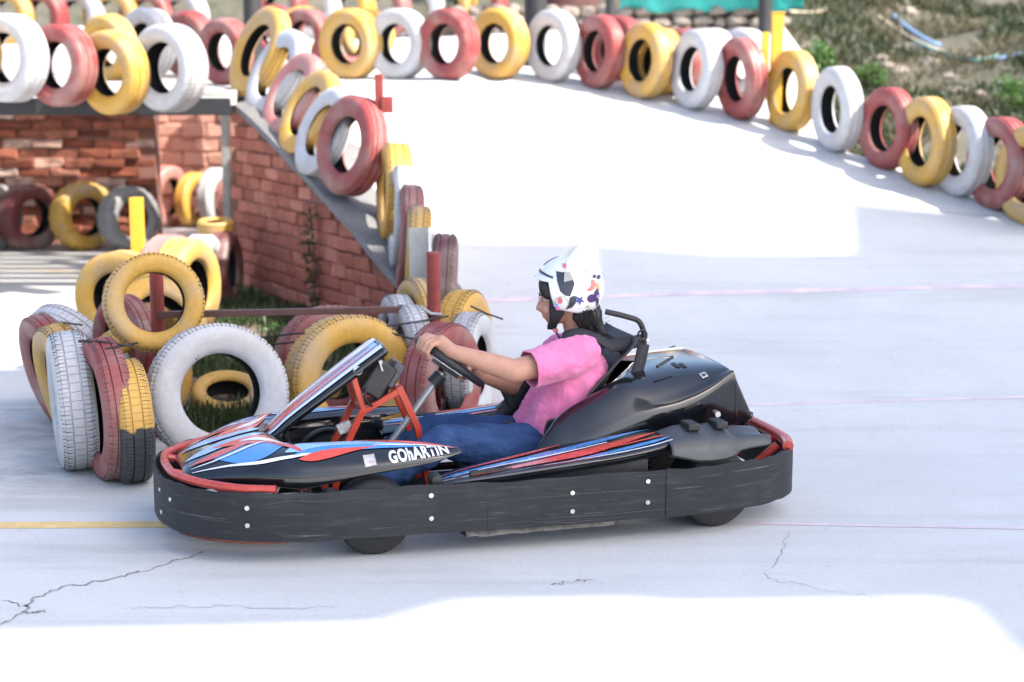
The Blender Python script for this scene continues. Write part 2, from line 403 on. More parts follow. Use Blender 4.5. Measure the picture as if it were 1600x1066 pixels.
# ---- brick retaining wall of the ramp
def brick_mesh(name, L, Hh, T, seed, rough=.004):
    random.seed(seed); bm = bmesh.new(); bmesh.ops.create_cube(bm, size=1)
    for v_ in bm.verts:
        v_.co = Vector((v_.co.x * L, v_.co.y * T, v_.co.z * Hh)) + Vector([random.uniform(-rough, rough) for _ in range(3)])
    bmesh.ops.bevel(bm, geom=list(bm.edges), offset=min(L, Hh) * .09, segments=1, affect='EDGES')
    me = bpy.data.meshes.new(name); bm.to_mesh(me); bm.free(); return me
def brick_wall(name, A, B, top, mat, label, bl=.225, bh=.078, gap=.009, depth=.10, rough=.004, jit=.006, core=M['mortar'], cat='wall', z0=0, tilt=.01, maxn=300):
    A = Vector((A[0], A[1], 0)); B = Vector((B[0], B[1], 0)); t = (B - A); Lw = t.length; t.normalize()
    nrm = Vector((-t.y, t.x, 0))
    if nrm.dot(-A) < 0: nrm = -nrm
    ang = math.atan2(t.y, t.x); root = empty(name, A); tag(root, label, cat)
    n = 24; mb = MB(); fr = []; bk = []
    for i in range(n + 1):
        p = t * (Lw * i / n); z = top(A + p) - .02; fr.append([p - nrm * .012, p - nrm * .012 + Vector((0, 0, z))])
        bk.append([p - nrm * .22, p - nrm * .22 + Vector((0, 0, z))])
    mb.grid(fr); mb.grid(bk); mb.grid([[fr[i][1], bk[i][1]] for i in range(n + 1)])
    for i in (0, n): mb.add([fr[i][0], fr[i][1], bk[i][1], bk[i][0]], [(0, 1, 2, 3)])
    mb.build('mortar_core', core, root, ang=40)
    vs = [brick_mesh('brick', bl, bh, depth, 40 + i, rough) for i in range(5)]; hv = brick_mesh('brick', bl * .48, bh, depth, 60, rough)
    for me in vs + [hv]: me.materials.append(mat)
    cnt = 0; z = z0 + bh / 2; row = 0
    while z < 3:
        x = -(row % 2) * (bl + gap) / 2 + bl / 2; any_ = False
        while x < Lw + bl * .3:
            me = vs[random.randrange(5)]; xx = x
            tz = top(A + t * min(max(xx, 0), Lw))
            if xx > .0 and xx < Lw and z + bh / 2 < tz - .004 and cnt < maxn:
                o = bpy.data.objects.new('brick', me); o.location = t * xx + nrm * (random.uniform(-jit, jit) - depth / 2 + .002 + jit * .7) + Vector((0, 0, z + random.uniform(-.002, .002)))
                o.rotation_euler = (random.uniform(-tilt, tilt) * 2, random.uniform(-tilt, tilt), ang + random.uniform(-tilt, tilt)); link(o, root); cnt += 1; any_ = True
            x += bl + gap
        if not any_ : break
        z += bh + gap; row += 1
    return root
random.seed(3)
brick_wall('brick_retaining_wall', (wall_x(8.75), 8.75), (-1.94, WB), lambda p: ramp_z(p.x + .03, p.y) - .015, M['brick'],
           'red brick retaining wall under the sloping row of leaning tyres', rough=.006, jit=.010, tilt=.02)
# cement verge along the top of the wall, tyre shadow put into its grey
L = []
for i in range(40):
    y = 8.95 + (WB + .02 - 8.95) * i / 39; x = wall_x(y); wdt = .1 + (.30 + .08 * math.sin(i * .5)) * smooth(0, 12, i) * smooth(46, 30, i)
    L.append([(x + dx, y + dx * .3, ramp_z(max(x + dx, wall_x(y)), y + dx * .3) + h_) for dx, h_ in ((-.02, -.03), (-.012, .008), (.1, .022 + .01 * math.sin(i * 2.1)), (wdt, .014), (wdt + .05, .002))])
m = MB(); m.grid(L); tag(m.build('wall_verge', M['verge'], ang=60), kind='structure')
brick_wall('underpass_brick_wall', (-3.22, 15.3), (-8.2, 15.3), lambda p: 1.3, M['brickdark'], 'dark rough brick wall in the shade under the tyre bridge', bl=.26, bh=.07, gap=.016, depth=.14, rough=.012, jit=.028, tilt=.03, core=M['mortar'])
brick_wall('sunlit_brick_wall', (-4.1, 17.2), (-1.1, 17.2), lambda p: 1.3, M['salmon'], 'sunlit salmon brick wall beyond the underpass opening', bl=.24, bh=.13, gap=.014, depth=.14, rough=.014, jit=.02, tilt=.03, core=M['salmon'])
# side walls of the underpass opening
m = MB(); m.box((-1.84, 13.75, .63), (.2, 3.5, 1.26)); m.box((-1.52, 15.62, .63), (.7, .2, 1.26)); m.box((-1.1, 16.45, .63), (.2, 1.5, 1.26)); w1 = m.build('underpass_side_wall', M['salmon'], bevel=.01); tag(w1, 'plain salmon side wall inside the underpass, right of the opening', 'wall')
m = MB(); m.box((-3.85, 16.25, .63), (.2, 1.68, 1.26)); w1 = m.build('underpass_pier_wall', M['brickdark'], bevel=.01); tag(w1, 'dark brick pier wall at the end of the shaded underpass wall', 'wall')
m = MB(); m.box((-2.63, 15.6, .62), (.07, .07, 1.24)); tag(m.build('underpass_prop', M['steel'], bevel=.006), 'thin pale steel prop under the bridge before the sunlit wall', 'post')
m = MB(); m.box((-2.47, 15.2, .62), (.09, .09, 1.24)); tag(m.build('underpass_prop', M['salmon'], bevel=.006), 'salmon painted post under the bridge beside the pale prop', 'post')

# ---- bridge deck
deck = empty('tyre_bridge', (-5, 13.6, 0)); tag(deck, 'low concrete bridge deck carrying the upper track at left', 'bridge')
random.seed(77)
for i in range(13):                                     # open plank deck, sun falls through the gaps
    y = 11.92 + .285 * i; z = ramp_z(-1.95, max(y, 11.9)) + .035
    m = MB(); m.box((-.45 + random.uniform(-.02, .02), y - 13.6, z), (7.0, .17 if i else .2, .05), rotm(x=.03, z=random.uniform(-.002, .002))); m.build('deck_plank', M['plank'], deck, bevel=.004)
for y in (11.9, 13.1, 14.3, 15.36):
    m = MB(); m.box((-5.45 + 5, y - 13.6, 1.325 + .03 * (y - 11.9)), (7.0, .08, .09)); m.build('girder', M['matblack'], deck, bevel=.004)
for y in (11.83,):
    m = MB(); m.box((-5.45 + 5, y - 13.6 - .012, 1.345), (7.0, .02, .11)); m.build('edge_plate', M['matblack'], deck)

# ---- hillside behind the ramp
def hill_z(x, y):
    z = .15 + .205 * (y - 11) + .35 * noise.noise(Vector((x * .35, y * .35, 2))) + .12 * noise.noise(Vector((x * 1.3, y * 1.3, 5)))
    if x < 3: z = min(z, ramp_z(x, y) - .15) if y < 19.6 else z + .25 * smooth(19.6, 22, y)
    if y > 30: z -= .15 * (y - 30)
    return z
rows = []
for i in range(64):
    y = 10.2 + (20 * (i / 63) ** 1.25); r = []
    for j in range(80):
        x = -14 + 34 * j / 79
        hz = hill_z(x, y)
        if x < 2.2 and y < 19: hz = -.3
        r.append((x, y, hz))
    rows.append(r)
m = MB(); m.grid(rows); tag(m.build('hillside', M['hill'], ang=180), kind='structure')
# grass, weeds on the hillside (uncountable)
def blades(name, pts, h0, h1, wd, mat, lean=.5, parent=None):
    mb = MB()
    for p in pts:
        h = random.uniform(h0, h1); a = random.uniform(0, 2 * PI); b = random.uniform(0, 2 * PI); ln = random.uniform(.1, lean) * h
        d = Vector((math.cos(a), math.sin(a), 0)) * wd * random.uniform(.6, 1.4); e = Vector((math.cos(b) * ln, math.sin(b) * ln, h))
        p = Vector(p); mid = p + e * .55 + Vector((0, 0, h * .08))
        mb.add([p - d, p + d, mid + d * .8, mid - d * .8, p + e], [(0, 1, 2, 3), (3, 2, 4)])
    return tag(mb.build(name, mat, parent, ang=180), kind='stuff')
def hill_pts(n, xa, xb, ya, yb, thr, seed):
    random.seed(seed); out = []
    while len(out) < n:
        x = random.uniform(xa, xb); y = random.uniform(ya, yb)
        if noise.noise(Vector((x * .9, y * .9, seed))) + random.uniform(-.25, .25) > thr and x > row_x(y) + .05 if y < 14 else noise.noise(Vector((x * .9, y * .9, seed))) > thr and x > 2.6:
            out.append((x, y, hill_z(x, y) - .01))
    return out
blades('hillside_grass', hill_pts(20000, 1.5, 8, 11, 23, .02, 3), .04, .14, .012, M['hillgrass'], 1.1)
blades('hillside_dry_weeds', hill_pts(14000, 1.5, 8, 11, 23, -.05, 9), .04, .16, .012, M['dry'], 1.2)

def leaf_blob(name, c, rx, ry, rz, n, ls, mat, label, cat='bush', group=None, stems=5):
    root = empty(name, c); tag(root, label, cat, group); mb = MB(); c = Vector(c)
    cl = [(Vector((random.uniform(-.7, .7) * rx, random.uniform(-.7, .7) * ry, random.uniform(.15, .85) * rz * 1.6)), random.uniform(.3, .6)) for _ in range(9)]
    for i in range(n):
        q, s_ = random.choice(cl); d = Vector([random.gauss(0, 1) for _ in range(3)]).normalized() * random.uniform(.3, 1) ** .5
        p = q + Vector((d.x * rx * s_, d.y * ry * s_, d.z * rz * s_)); p.z = max(p.z, .01)
        R = Matrix.Rotation(random.uniform(0, 6.28), 3, 'Z') @ Matrix.Rotation(random.uniform(-1, 1), 3, 'X') @ Matrix.Rotation(random.uniform(-.8, .8), 3, 'Y')
        l = ls * random.uniform(.6, 1.3); vs = [p + R @ Vector(a) for a in ((0, -l * .5, 0), (l * .28, 0, l * .06), (0, l * .5, 0), (-l * .28, 0, l * .06))]
        mb.add(vs, [(0, 1, 2, 3)])
    mb.build('foliage', mat, root, ang=180)
    mb = MB()
    for i in range(stems):
        q, s_ = cl[i % 9]; mb.tube([(0, 0, -.05), q * .5 + Vector((0, 0, .03)), q], [.012, .008, .003], 5)
    mb.build('stem', M['brownsteel'], root); return root
random.seed(21)
def hd(x, y, dep):                                     # a spot of the hillside below a pixel column
    p = D(x, y, dep); p.z = hill_z(p.x, p.y) - .03; return p
leaf_blob('leafy_bush', hd(1285, 60, 16.6), .26, .26, .36, 1500, .055, M['leaf'], 'bright green bush on the slope right of the yellow post')
leaf_blob('leafy_bush', hd(1345, 20, 17.4), .28, .22, .2, 900, .05, M['leaf'], 'low green bush near the top of the slope above the pipes')
leaf_blob('leafy_bush', hd(1590, 60, 15.5), .25, .25, .22, 700, .05, M['leaf'], 'green weed clump at the right edge of the slope')
leaf_blob('leafy_bush', D(690, -20, 21), .7, .4, .42, 1500, .07, M['leaf'], 'green bush behind the far tyres at top centre')
leaf_blob('leafy_bush', D(450, -5, 21.5), .6, .4, .4, 1200, .07, M['leaf'], 'green bush behind the far tyres at top left of centre')
# loose stones on the slope
def rock_mesh(seed):
    bm = bmesh.new(); bmesh.ops.create_icosphere(bm, subdivisions=2, radius=1)
    for v_ in bm.verts: v_.co *= 1 + .35 * noise.noise(v_.co * 1.3 + Vector((seed * 3.1, 0, 0)))
    me = bpy.data.meshes.new('stone'); bm.to_mesh(me); bm.free(); me.materials.append(M['stone']); return me
STN = ['first', 'second', 'third', 'fourth', 'fifth', 'sixth', 'seventh', 'eighth', 'ninth', 'tenth', 'eleventh', 'twelfth', 'thirteenth', 'fourteenth', 'fifteenth']
RK = [rock_mesh(i) for i in range(5)]
random.seed(5); spots = [(1385, 105), (1405, 112), (1430, 140), (1375, 95), (1460, 30), (1500, 145), (1530, 150), (1560, 130), (1452, 98), (1395, 60), (1480, 120), (1580, 160), (1345, 88), (1540, 20), (1420, 20)]
for i, (px, py) in enumerate(sorted(spots)):
    dep = 13.2
    while dep < 24:
        p = D(px, py, dep)
        if p.z < hill_z(p.x, p.y): break
        dep += .05
    o = bpy.data.objects.new('stone', RK[i % 5]); sz = random.uniform(.05, .11); o.location = p; o.scale = (sz * 1.3, sz, sz * .7); o.rotation_euler = (0, 0, random.uniform(0, 6)); link(o)
    tag(o, f'small grey stone, {STN[i]} from the left on the weedy slope', 'stone', 'loose stones on the slope')
# pipes and hoses lying on the slope
def hose(pix, r, mat, label, name='hose', dz=.03):
    pts = []
    for px, py in pix:
        dep = 12.5
        while dep < 26:
            p = D(px, py, dep)
            if p.z < hill_z(p.x, p.y) + dz: break
            dep += .03
        pts.append(p)
    Q = []
    for i in range(len(pts) - 1):
        for k in range(6):
            p0, p1, p2, p3 = pts[max(0, i - 1)], pts[i], pts[i + 1], pts[min(len(pts) - 1, i + 2)]; t = k / 6
            Q.append(.5 * ((2 * p1) + (p2 - p0) * t + (2 * p0 - 5 * p1 + 4 * p2 - p3) * t * t + (3 * p1 - p0 - 3 * p2 + p3) * t ** 3))
    mb = MB(); mb.tube(Q + [pts[-1]], r, 8); return tag(mb.build(name, mat), label, 'pipe')
hose([(1372, 26), (1410, 52), (1445, 70), (1480, 82), (1530, 90)], .022, M['cream'], 'cream plastic pipe sagging across the slope', 'plastic_pipe')
hose([(1395, 24), (1420, 45), (1450, 64), (1470, 72)], .03, M['bluep'], 'pale blue pipe beside the cream pipe on the slope', 'plastic_pipe')
hose([(1430, 66), (1480, 86), (1525, 94), (1560, 86)], .016, M['tealp'], 'teal hose curling along the slope below the cream pipe')
hose([(1555, 93), (1580, 88), (1596, 84)], .022, M['bluep'], 'short blue pipe end at the right of the slope', 'plastic_pipe')
hose([(1222, 17), (1265, 20), (1290, 16)], .018, M['cream'], 'thin cream pipe sticking out left of the green bush', 'plastic_pipe')
# rubble stone wall and tarpaulin
root = empty('rubble_stone_wall', (1.6, 18.4, 1.7)); tag(root, 'rough rubble stone wall below the teal tarpaulin', 'wall')
random.seed(14); cnt = 0
m = MB(); m.box((-.6, .22, .2), (3.6, .3, .6)); m.build('wall_core', M['soil'], root)
for r_ in range(5):
    x = -2.3 + random.uniform(0, .1)
    while x < 1.15:
        wd = random.uniform(.11, .26); o = bpy.data.objects.new('wall_stone', RK[random.randrange(5)])
        o.scale = (wd * .55, .12, .065); o.location = (x + wd / 2, random.uniform(-.03, .03), .02 + r_ * .105 + random.uniform(-.015, .015)); o.rotation_euler = (random.uniform(-.2, .2), random.uniform(-.15, .15), random.uniform(-.2, .2)); link(o, root); x += wd
rows = []
for i in range(12):
    rows.append([(1.15 + 1.95 * j / 30, 18.3 - .02 * i + .05 * math.sin(j * .9 + i * .3), 2.14 + .045 * i + .025 * math.sin(j * .7) * (1 - i / 12)) for j in range(31)])
m = MB(); m.grid(rows); tag(m.build('tarpaulin', M['tarp'], ang=180, solid=.004), 'teal tarpaulin hung over the top of the stone wall', 'tarp')
# poles standing behind
def pole(px, y0, dep, zt, r, mat, label, sq=False, zb=None, name='pole'):
    p = D(px, y0, dep); zb = ramp_z(p.x, p.y) - .05 if zb is None else zb
    mb = MB(); mb.tube([(0, 0, 0), (0, 0, zt - zb)], r, 14, sq=sq)
    if sq: mb.box((0, 0, zt - zb + .006), (r * 2.3, r * 2.3, .012))
    else: mb.lathe([(r * 1.25, 0), (r * 1.25, .05)], 14, Matrix.Rotation(PI / 2, 3, 'X'))
    o = mb.build(name, mat, bevel=.003 if sq else 0); o.location = (p.x, p.y, zb); tag(o, label, 'post' if sq else 'pole'); return o
pole(836, 122, 15.0, 4.0, .10, M['darksteel'], 'thick dark steel pole behind the white tyre at top centre')
pole(396, 100, 13.3, 4.0, .068, M['darksteel'], 'dark steel pole beside the leaning yellow tyre at top left')
pole(953, 50, 17.6, 4.0, .05, M['darksteel'], 'thin dark pole at the left end of the rubble wall')
pole(1195, 40, 18.0, 4.0, .07, M['darksteel'], 'dark pole at the right end of the tarpaulin', zb=1.4)
pole(1213, 100, 13.0, 2.0, .042, M['postyel'], 'yellow square post rising behind the right hand tyre row', sq=True, name='yellow_post', zb=.9)
pole(890, 10, 19.0, 4.0, .35, M['brownsteel'], 'broad dark brown column at the top beside the thick pole')
m = MB(); m.box((0, 0, .17), (.055, .055, .34)); o = m.build('post_bracket', M['postyel'], bpy.data.objects['yellow_post'], bevel=.004); o.location = (-.09, -.02, .62)

# ---- added roof out of the frame, outlined to cast the shade band across the track
ZC = 12.0
def up(P): t = (ZC - P.z) / TO_SUN.z; return P + TO_SUN * t
far_ = [S(690, 375), S(900, 383), S(1130, 399), S(1340, 400), S(1335, 321), S(1500, 337), S(1640, 352)]
near_ = [G(1640, 1060), G(1520, 937), G(1300, 941), G(1060, 945), G(1000, 939), G(730, 942), G(600, 978), G(300, 986), G(-40, 993)]
left_ = [G(-40, 580), G(150, 575), G(420, 545)]
poly = [up(p) for p in far_] + [up(Vector((9, 10.9, .6))), up(Vector((9, 3.0, 0)))] + [up(p) for p in near_] + [up(Vector((-6, 5.0, 0))), up(Vector((-6, 9.6, 0)))] + [up(p) for p in left_]
roof = empty('added_shade_roof', (poly[0].x, poly[0].y, 0)); tag(roof, 'added sheet roof out of view, shaped to shade the band of track', 'roof')
O = roof.location
m = MB(); m.prism([p - O for p in poly], (0, 0, .08)); m.build('shade_sheet', M['shadesheet'], roof, ang=30)
for px_, py_ in ((19, 1.5), (19, 5.0), (24, 1.5), (24, 5.0)):
    m = MB(); m.tube([Vector((px_, py_, 0)) - O, Vector((px_, py_, ZC)) - O], .12, 12); m.build('post', M['darksteel'], roof)
m = MB(); m.box(Vector((14.5, 3.2, ZC + .25)) - O, (20, .2, .3)); m.build('beam', M['darksteel'], roof)

# ================================================================== TYRES
def tyre_meshes(name, half=.32, hole=.58, lug=0, n=64):
    h = half
    P = [(hole, -h * .62), (hole + .025, -h * .82), (hole + .09, -h * .93), (hole + .19, -h * 1.0), (.86, -h * 1.01), (.925, -h * .93), (.965, -h * .80), (.985, -h * .68)]
    T = []
    for a, b in ((-.66, -.36), (-.27, .27), (.36, .66)):
        T += [(.972, h * (a - .02)), (1.0, h * a), (1.0, h * b), (.972, h * (b + .02))]
    P = P + T + [(r, -y) for r, y in reversed(P)]
    mb = MB(); mb.lathe(P, n)
    np_ = len(P)
    if lug:                                            # shoulder lugs: every third segment is cut back
        for i in range(n):
            if i % 3 == 0:
                for k in range(np_):
                    if P[k][0] > .955 and abs(P[k][1]) > h * .45:
                        v = Vector(mb.v[i * np_ + k]); s_ = 1 - lug
                        mb.v[i * np_ + k] = (v.x * s_, v.y, v.z * s_)
    out = mb.mesh(name, None, 50)
    I = [(hole, -h * .62), (hole + .03, -h * .60), (hole + .10, -h * .78), (.80, -h * .86), (.90, -h * .6), (.93, 0)]
    I = I + [(r, -y) for r, y in reversed(I[:-1])]
    mb = MB(); mb.lathe(I, n); inn = mb.mesh(name + '_lining', M['rubber'], 60)
    return out, inn
def sipes(half, n=100):
    mb = MB(); h = half
    for i in range(n):
        a = 2 * PI * i / n
        for sgn in (-1, 1):
            R_m = Matrix.Rotation(-a, 3, 'Y')
            mb.box(R_m @ Vector((.990, sgn * h * .53, 0)), (.024, h * .34, .006), R_m)
            mb.box(R_m @ Vector((.962, sgn * h * .78, 0)), (.02, h * .14, .007 if n > 80 else .022), R_m)
        if i % 2: mb.box(R_m @ Vector((.9905, 0, 0)), (.022, h * .5, .007), R_m)
    return mb.mesh('tread_sipes', M['rubber'] if n < 80 else M['sipe'], 30)
SIP = {'near': sipes(.27), 'narrow': sipes(.22), 'wide': sipes(.35), 'hung': sipes(.33, 66)}
TM = {'slim': tyre_meshes('tyre', .25, .56, 0, 56), 'thin': tyre_meshes('tyre', .18, .58, 0, 56), 'hung': tyre_meshes('tyre', .33, .60, .014, 150), 'far': tyre_meshes('tyre', .33, .56, 0, 48), 'near': tyre_meshes('tyre', .27, .57, .014, 150), 'narrow': tyre_meshes('tyre', .22, .62, .014, 150),
      'truck': tyre_meshes('tyre', .36, .55, .07, 60), 'wide': tyre_meshes('tyre', .35, .57, .014, 150)}
for a, b in TM.values():
    a.materials.append(M['white_t'])
def tyre(center, R, face, mat, label, group, kind='far', lean=0, pitch=0, spin=None):
    """face: degrees the open side is turned from the camera (negative = left); lean: top tips right; pitch: top tips back"""
    o = bpy.data.objects.new('tyre', TM[kind][0]); o.location = center; o.scale = (R, R, R)
    az = math.atan2(center[0], center[1])
    Rm = Matrix.Rotation(-az, 3, 'Z') @ Matrix.Rotation(rad(lean), 3, 'Y') @ Matrix.Rotation(rad(-pitch), 3, 'X') @ Matrix.Rotation(rad(face), 3, 'Z')
    Rm = Rm @ Matrix.Rotation(random.uniform(0, 6.28) if spin is None else spin, 3, 'Y')
    o.rotation_euler = Rm.to_euler()
    link(o); tag(o, label, 'tyre', group)
    o.material_slots[0].link = 'OBJECT'; o.material_slots[0].material = M[mat]
    c = bpy.data.objects.new('inner_lining', TM[kind][1]); link(c, o)
    if kind in SIP:
        c = bpy.data.objects.new('tread_sipes', SIP[kind]); link(c, o); c['kind'] = 'stuff'
    return o
ORD = ['first', 'second', 'third', 'fourth', 'fifth', 'sixth', 'seventh', 'eighth', 'ninth', 'tenth', 'eleventh', 'twelfth', 'thirteenth', 'fourteenth', 'fifteenth', 'sixteenth', 'seventeenth', 'eighteenth', 'nineteenth', 'twentieth']
CN = {'white_t': 'white', 'red_t': 'brick red', 'yellow_t': 'yellow', 'pink_t': 'faded pink', 'grey_t': 'worn grey', 'dark_t': 'dark red', 'yold_t': 'scuffed yellow', 'half_t': 'half yellow half black'}
def from_px(px, ytop, ybot, f=S, dep=None):
    """centre and radius of an upright tyre that spans ytop..ybot at column px"""
    if dep is None:
        p = f(px, ybot); dep = p.y
    b = D(px, ybot, dep); t = D(px, ytop, dep); R = (t.z - b.z) / 2
    return Vector(((b.x + t.x) / 2, dep, b.z + R)), R
random.seed(2)
W_, R_, Y_ = 'white_t', 'red_t', 'yellow_t'
# outer row of the ramp, right to left
outer = [(1612, 195, 350, Y_), (1562, 182, 327, R_), (1503, 165, 306, W_), (1447, 150, 290, Y_), (1388, 136, 264, R_), (1308, 103, 236, W_), (1238, 77, 204, Y_), (1158, 58, 186, R_), (1088, 45, 170, W_), (1008, 35, 154, Y_), (936, 22, 138, R_), (864, 14, 127, W_), (779, 12, 123, Y_), (701, 12, 124, R_), (624, 12, 123, W_), (548, 12, 123, Y_), (478, 12, 105, R_)]
for i, (px, a, b, c) in enumerate(outer):
    P, R = from_px(px, a, b)
    if R < .25 or R > .36: R = .30
    P.z = ramp_z(P.x, P.y) + R * .985
    face = -59 if px > 900 else (-54 if px > 820 else -42)
    lab = f'{CN[c]} tyre, {ORD[i]} from the right in the outer row on the ramp edge'
    tyre(P, R, face + random.uniform(-5, 5), c, lab, 'tyres of the outer ramp row', 'slim' if px > 820 else 'far', random.uniform(-3, 3), random.uniform(-3, 3))
# second line of tyres seen through their holes
k = 0
for px, y0, c in ((965, 62, R_), (1030, 70, Y_), (1068, 92, R_), (1110, 95, W_), (1160, 125, W_)):
    P = D(px, y0 + 30, 14.4 if px < 1000 else 13.9); R = .27; P.z = ramp_z(P.x, P.y) + R * .9
    tyre(P, R, -55 + random.uniform(-10, 10), c, f'{CN[c]} tyre in the back line behind the outer row, {ORD[k]} from the left', 'tyres of the back line', 'far', random.uniform(-8, 8), random.uniform(-5, 15)); k += 1
# near rail of the bridge
for i, (px, a, b, c) in enumerate([(-62, 10, 150, Y_), (16, 21, 160, W_), (96, 37, 167, R_), (177, 46, 179, Y_), (264, 36, 176, W_)]):
    P, R = from_px(px, a, b, dep=11.55 if i < 4 else 11.5)
    tyre(P, R, -42 + random.uniform(-5, 4), c, f'{CN[c]} tyre hung on the near bridge edge, {ORD[i]} from the left', 'tyres on the near bridge edge', 'far' if i < 4 else 'wide', random.uniform(-4, 4), random.uniform(-3, 3))
# row curling onto the bridge deck
for i, (px, a, b, c, dep, fc) in enumerate([(172, 20, 125, Y_, 13.6, -48), (230, 8, 120, W_, 13.9, -50), (296, 8, 115, R_, 14.0, -45), (352, 20, 126, R_, 12.9, -48)]):
    P, R = from_px(px, a, b, dep=dep); P.z = ramp_z(-1.95, P.y) + .06 + R * .98
    tyre(P, R, fc, c, f'{CN[c]} tyre on the bridge deck behind the near edge, {ORD[i]} from left', 'tyres on the bridge deck', 'far', random.uniform(-8, 8), 0)
# far rail behind bridge and ramp
cs = [W_, Y_, R_, W_, Y_, R_, W_, Y_, R_]; k = 0
for px in range(-40, 300, 54):
    c = cs[k % 3]; R = .30; P = D(px, 60, 17.6); P.z = max(ramp_z(P.x, P.y), 1.62) + R * .97
    tyre(P, R, -35 + random.uniform(-8, 8), c, f'{CN[c]} tyre in the far rail at top left, {ORD[k]} from the left', 'tyres of the far left rail', 'far', random.uniform(-5, 5)); k += 1
k = 0
for px in (440, 492, 548, 602, 655, 706, 752):
    c = cs[(k + 2) % 3]; R = .31; P = D(px, 45, 18.6); P.z = ramp_z(P.x, P.y) + R * .97
    tyre(P, R, -35 + random.uniform(-8, 8), c, f'{CN[c]} tyre in the far rail at top centre, {ORD[k]} from the left', 'tyres of the far centre rail', 'far', random.uniform(-5, 5)); k += 1
for i, (px, py, dep, c) in enumerate([(545, 108, 15.4, R_), (575, 96, 15.9, Y_), (475, 75, 16.3, Y_), (430, 60, 16.6, R_)]):
    P = D(px, py, dep); R = .25; P.z = ramp_z(P.x, P.y) + R * .95
    tyre(P, R, 30 - 20 * i, c, f'loose {CN[c]} tyre behind the outer row at top centre, {ORD[i]} from the right', 'loose tyres behind the outer row', 'far', 10 - 6 * i, 10)
# leaning row down the inner edge of the ramp   (px centre, py centre, long axis px, lean, face, colour)
inner = [(406, 82, 146, 24, -72, Y_), (434, 116, 146, 29, -74, W_), (458, 150, 142, 29, -74, 'pink_t'), (484, 177, 142, 29, -73, Y_), (507, 207, 144, 25, -74, W_), (550, 228, 156, 12, -58, R_)]
for i, (px, py, h, ln, fc, c) in enumerate(inner):
    dep = (12.3, 11.92, 11.54, 11.16, 10.8, 10.42)[i]; P = D(px, py, dep); R = h * dep / FPX / 2 * 1.0; fc = (-65, -66, -66, -66, -66, -57)[i]
    tyre(P, R, fc, c, f'{CN[c]} tyre leaning on the inner edge of the ramp, {ORD[i]} down the slope', 'leaning tyres on the inner ramp edge', 'thin' if i < 5 else 'slim', ln)
# edge-on column continuing down to the island
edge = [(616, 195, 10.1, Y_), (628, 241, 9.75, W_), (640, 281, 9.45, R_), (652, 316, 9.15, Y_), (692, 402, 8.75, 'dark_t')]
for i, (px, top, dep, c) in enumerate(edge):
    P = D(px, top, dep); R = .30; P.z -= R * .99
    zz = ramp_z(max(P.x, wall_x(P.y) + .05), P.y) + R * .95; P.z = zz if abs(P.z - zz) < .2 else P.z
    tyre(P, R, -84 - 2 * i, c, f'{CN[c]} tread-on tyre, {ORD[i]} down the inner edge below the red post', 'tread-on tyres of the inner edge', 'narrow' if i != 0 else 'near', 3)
# island around the right post
isl = [(652, 436, 8.05, .24, -70, Y_, 'narrow'), (622, 462, 7.95, .24, -80, W_, 'near'), (640, 478, 7.6, .22, -74, W_, 'near'), (722, 455, 7.9, .27, 70, Y_, 'near'), (735, 490, 7.7, .25, 74, W_, 'near')]
nm = ['yellow tyre left of the right red post, behind the white ones', 'white tyre behind the end of the brown rail', 'white tyre under the end of the brown rail', 'yellow tyre right of the right red post', 'white tyre right of the right red post, below the yellow one']
for (px, top, dep, R, fc, c, kd), l in zip(isl, nm):
    P = D(px, top, dep); P.z -= R * .98
    P.z = max(P.z, R * .9)
    tyre(P, R, fc, c, l, 'tyres around the right red post', kd, 0)
def ptyre(px, ytop, ybot, R, face, c, label, kind='near', lean=0, pitch=0, dep=None):
    if dep is None: dep = G(px, ybot).y
    P = D(px, (ytop + ybot) / 2, dep)
    if abs(P.z - R) < .12: P.z = R * .99
    return tyre(P, R, face, c, label, 'tyres of the near island', kind, lean, pitch, 0 if c == 'half_t' else None)
ptyre(690, 520, 690, .27, 60, R_, 'worn red tyre behind the steering wheel', 'near', 0, 0)
ptyre(547, 505, 693, .29, 22, Y_, 'big yellow tyre behind the kart front panel', 'wide', 0, 8)
ptyre(520, 505, 680, .28, 22, R_, 'red tyre mostly hidden behind the big yellow tyre', 'near', 0, 8, 7.75)
ptyre(340, 512, 722, .298, 14, W_, 'big white tyre facing out in front of the grass, ahead of the kart', 'near', 4, 12)
ptyre(202, 560, 750, .25, -82, 'half_t', 'half yellow half black tyre, tread on, beside the big white tyre', 'near', -2)
ptyre(166, 522, 746, .29, -78, R_, 'red tyre seen tread on between white and half black tyres', 'narrow', -2)
ptyre(113, 510, 730, .29, -86, W_, 'white tyre seen tread on, dirty below, in the left island fan', 'near', -3)
ptyre(106, 490, 690, .27, -74, Y_, 'yellow tyre behind the tread-on white tyre in the left fan', 'near', -12)
ptyre(82, 478, 668, .27, -72, 'red_t', 'red tyre leaning at the outer left of the island fan', 'narrow', -14)
ptyre(110, 462, 640, .27, -50, W_, 'white tyre at the back of the left island fan', 'near', -14, -25)
ptyre(215, 520, 640, .25, 20, Y_, 'yellow tyre hidden below the hung yellow tyre', 'near', 0, 0, 7.6)
o = ptyre(240, 398, 548, .215, 6, 'yold_t', 'scuffed yellow tyre hung on the left red post', 'hung', 0, 10, 7.22)
ptyre(190, 390, 540, .25, -30, Y_, 'yellow tyre standing behind the hung yellow tyre', 'far', 0, 0, 8.9)
ptyre(250, 450, 560, .24, 25, 'yellow_t', 'yellow tyre low behind the left red post', 'near', 0, 40, 8.1)
ptyre(196, 470, 600, .22, -60, R_, 'small red tyre seen through the hung yellow tyre', 'near', 0, 0, 7.7)
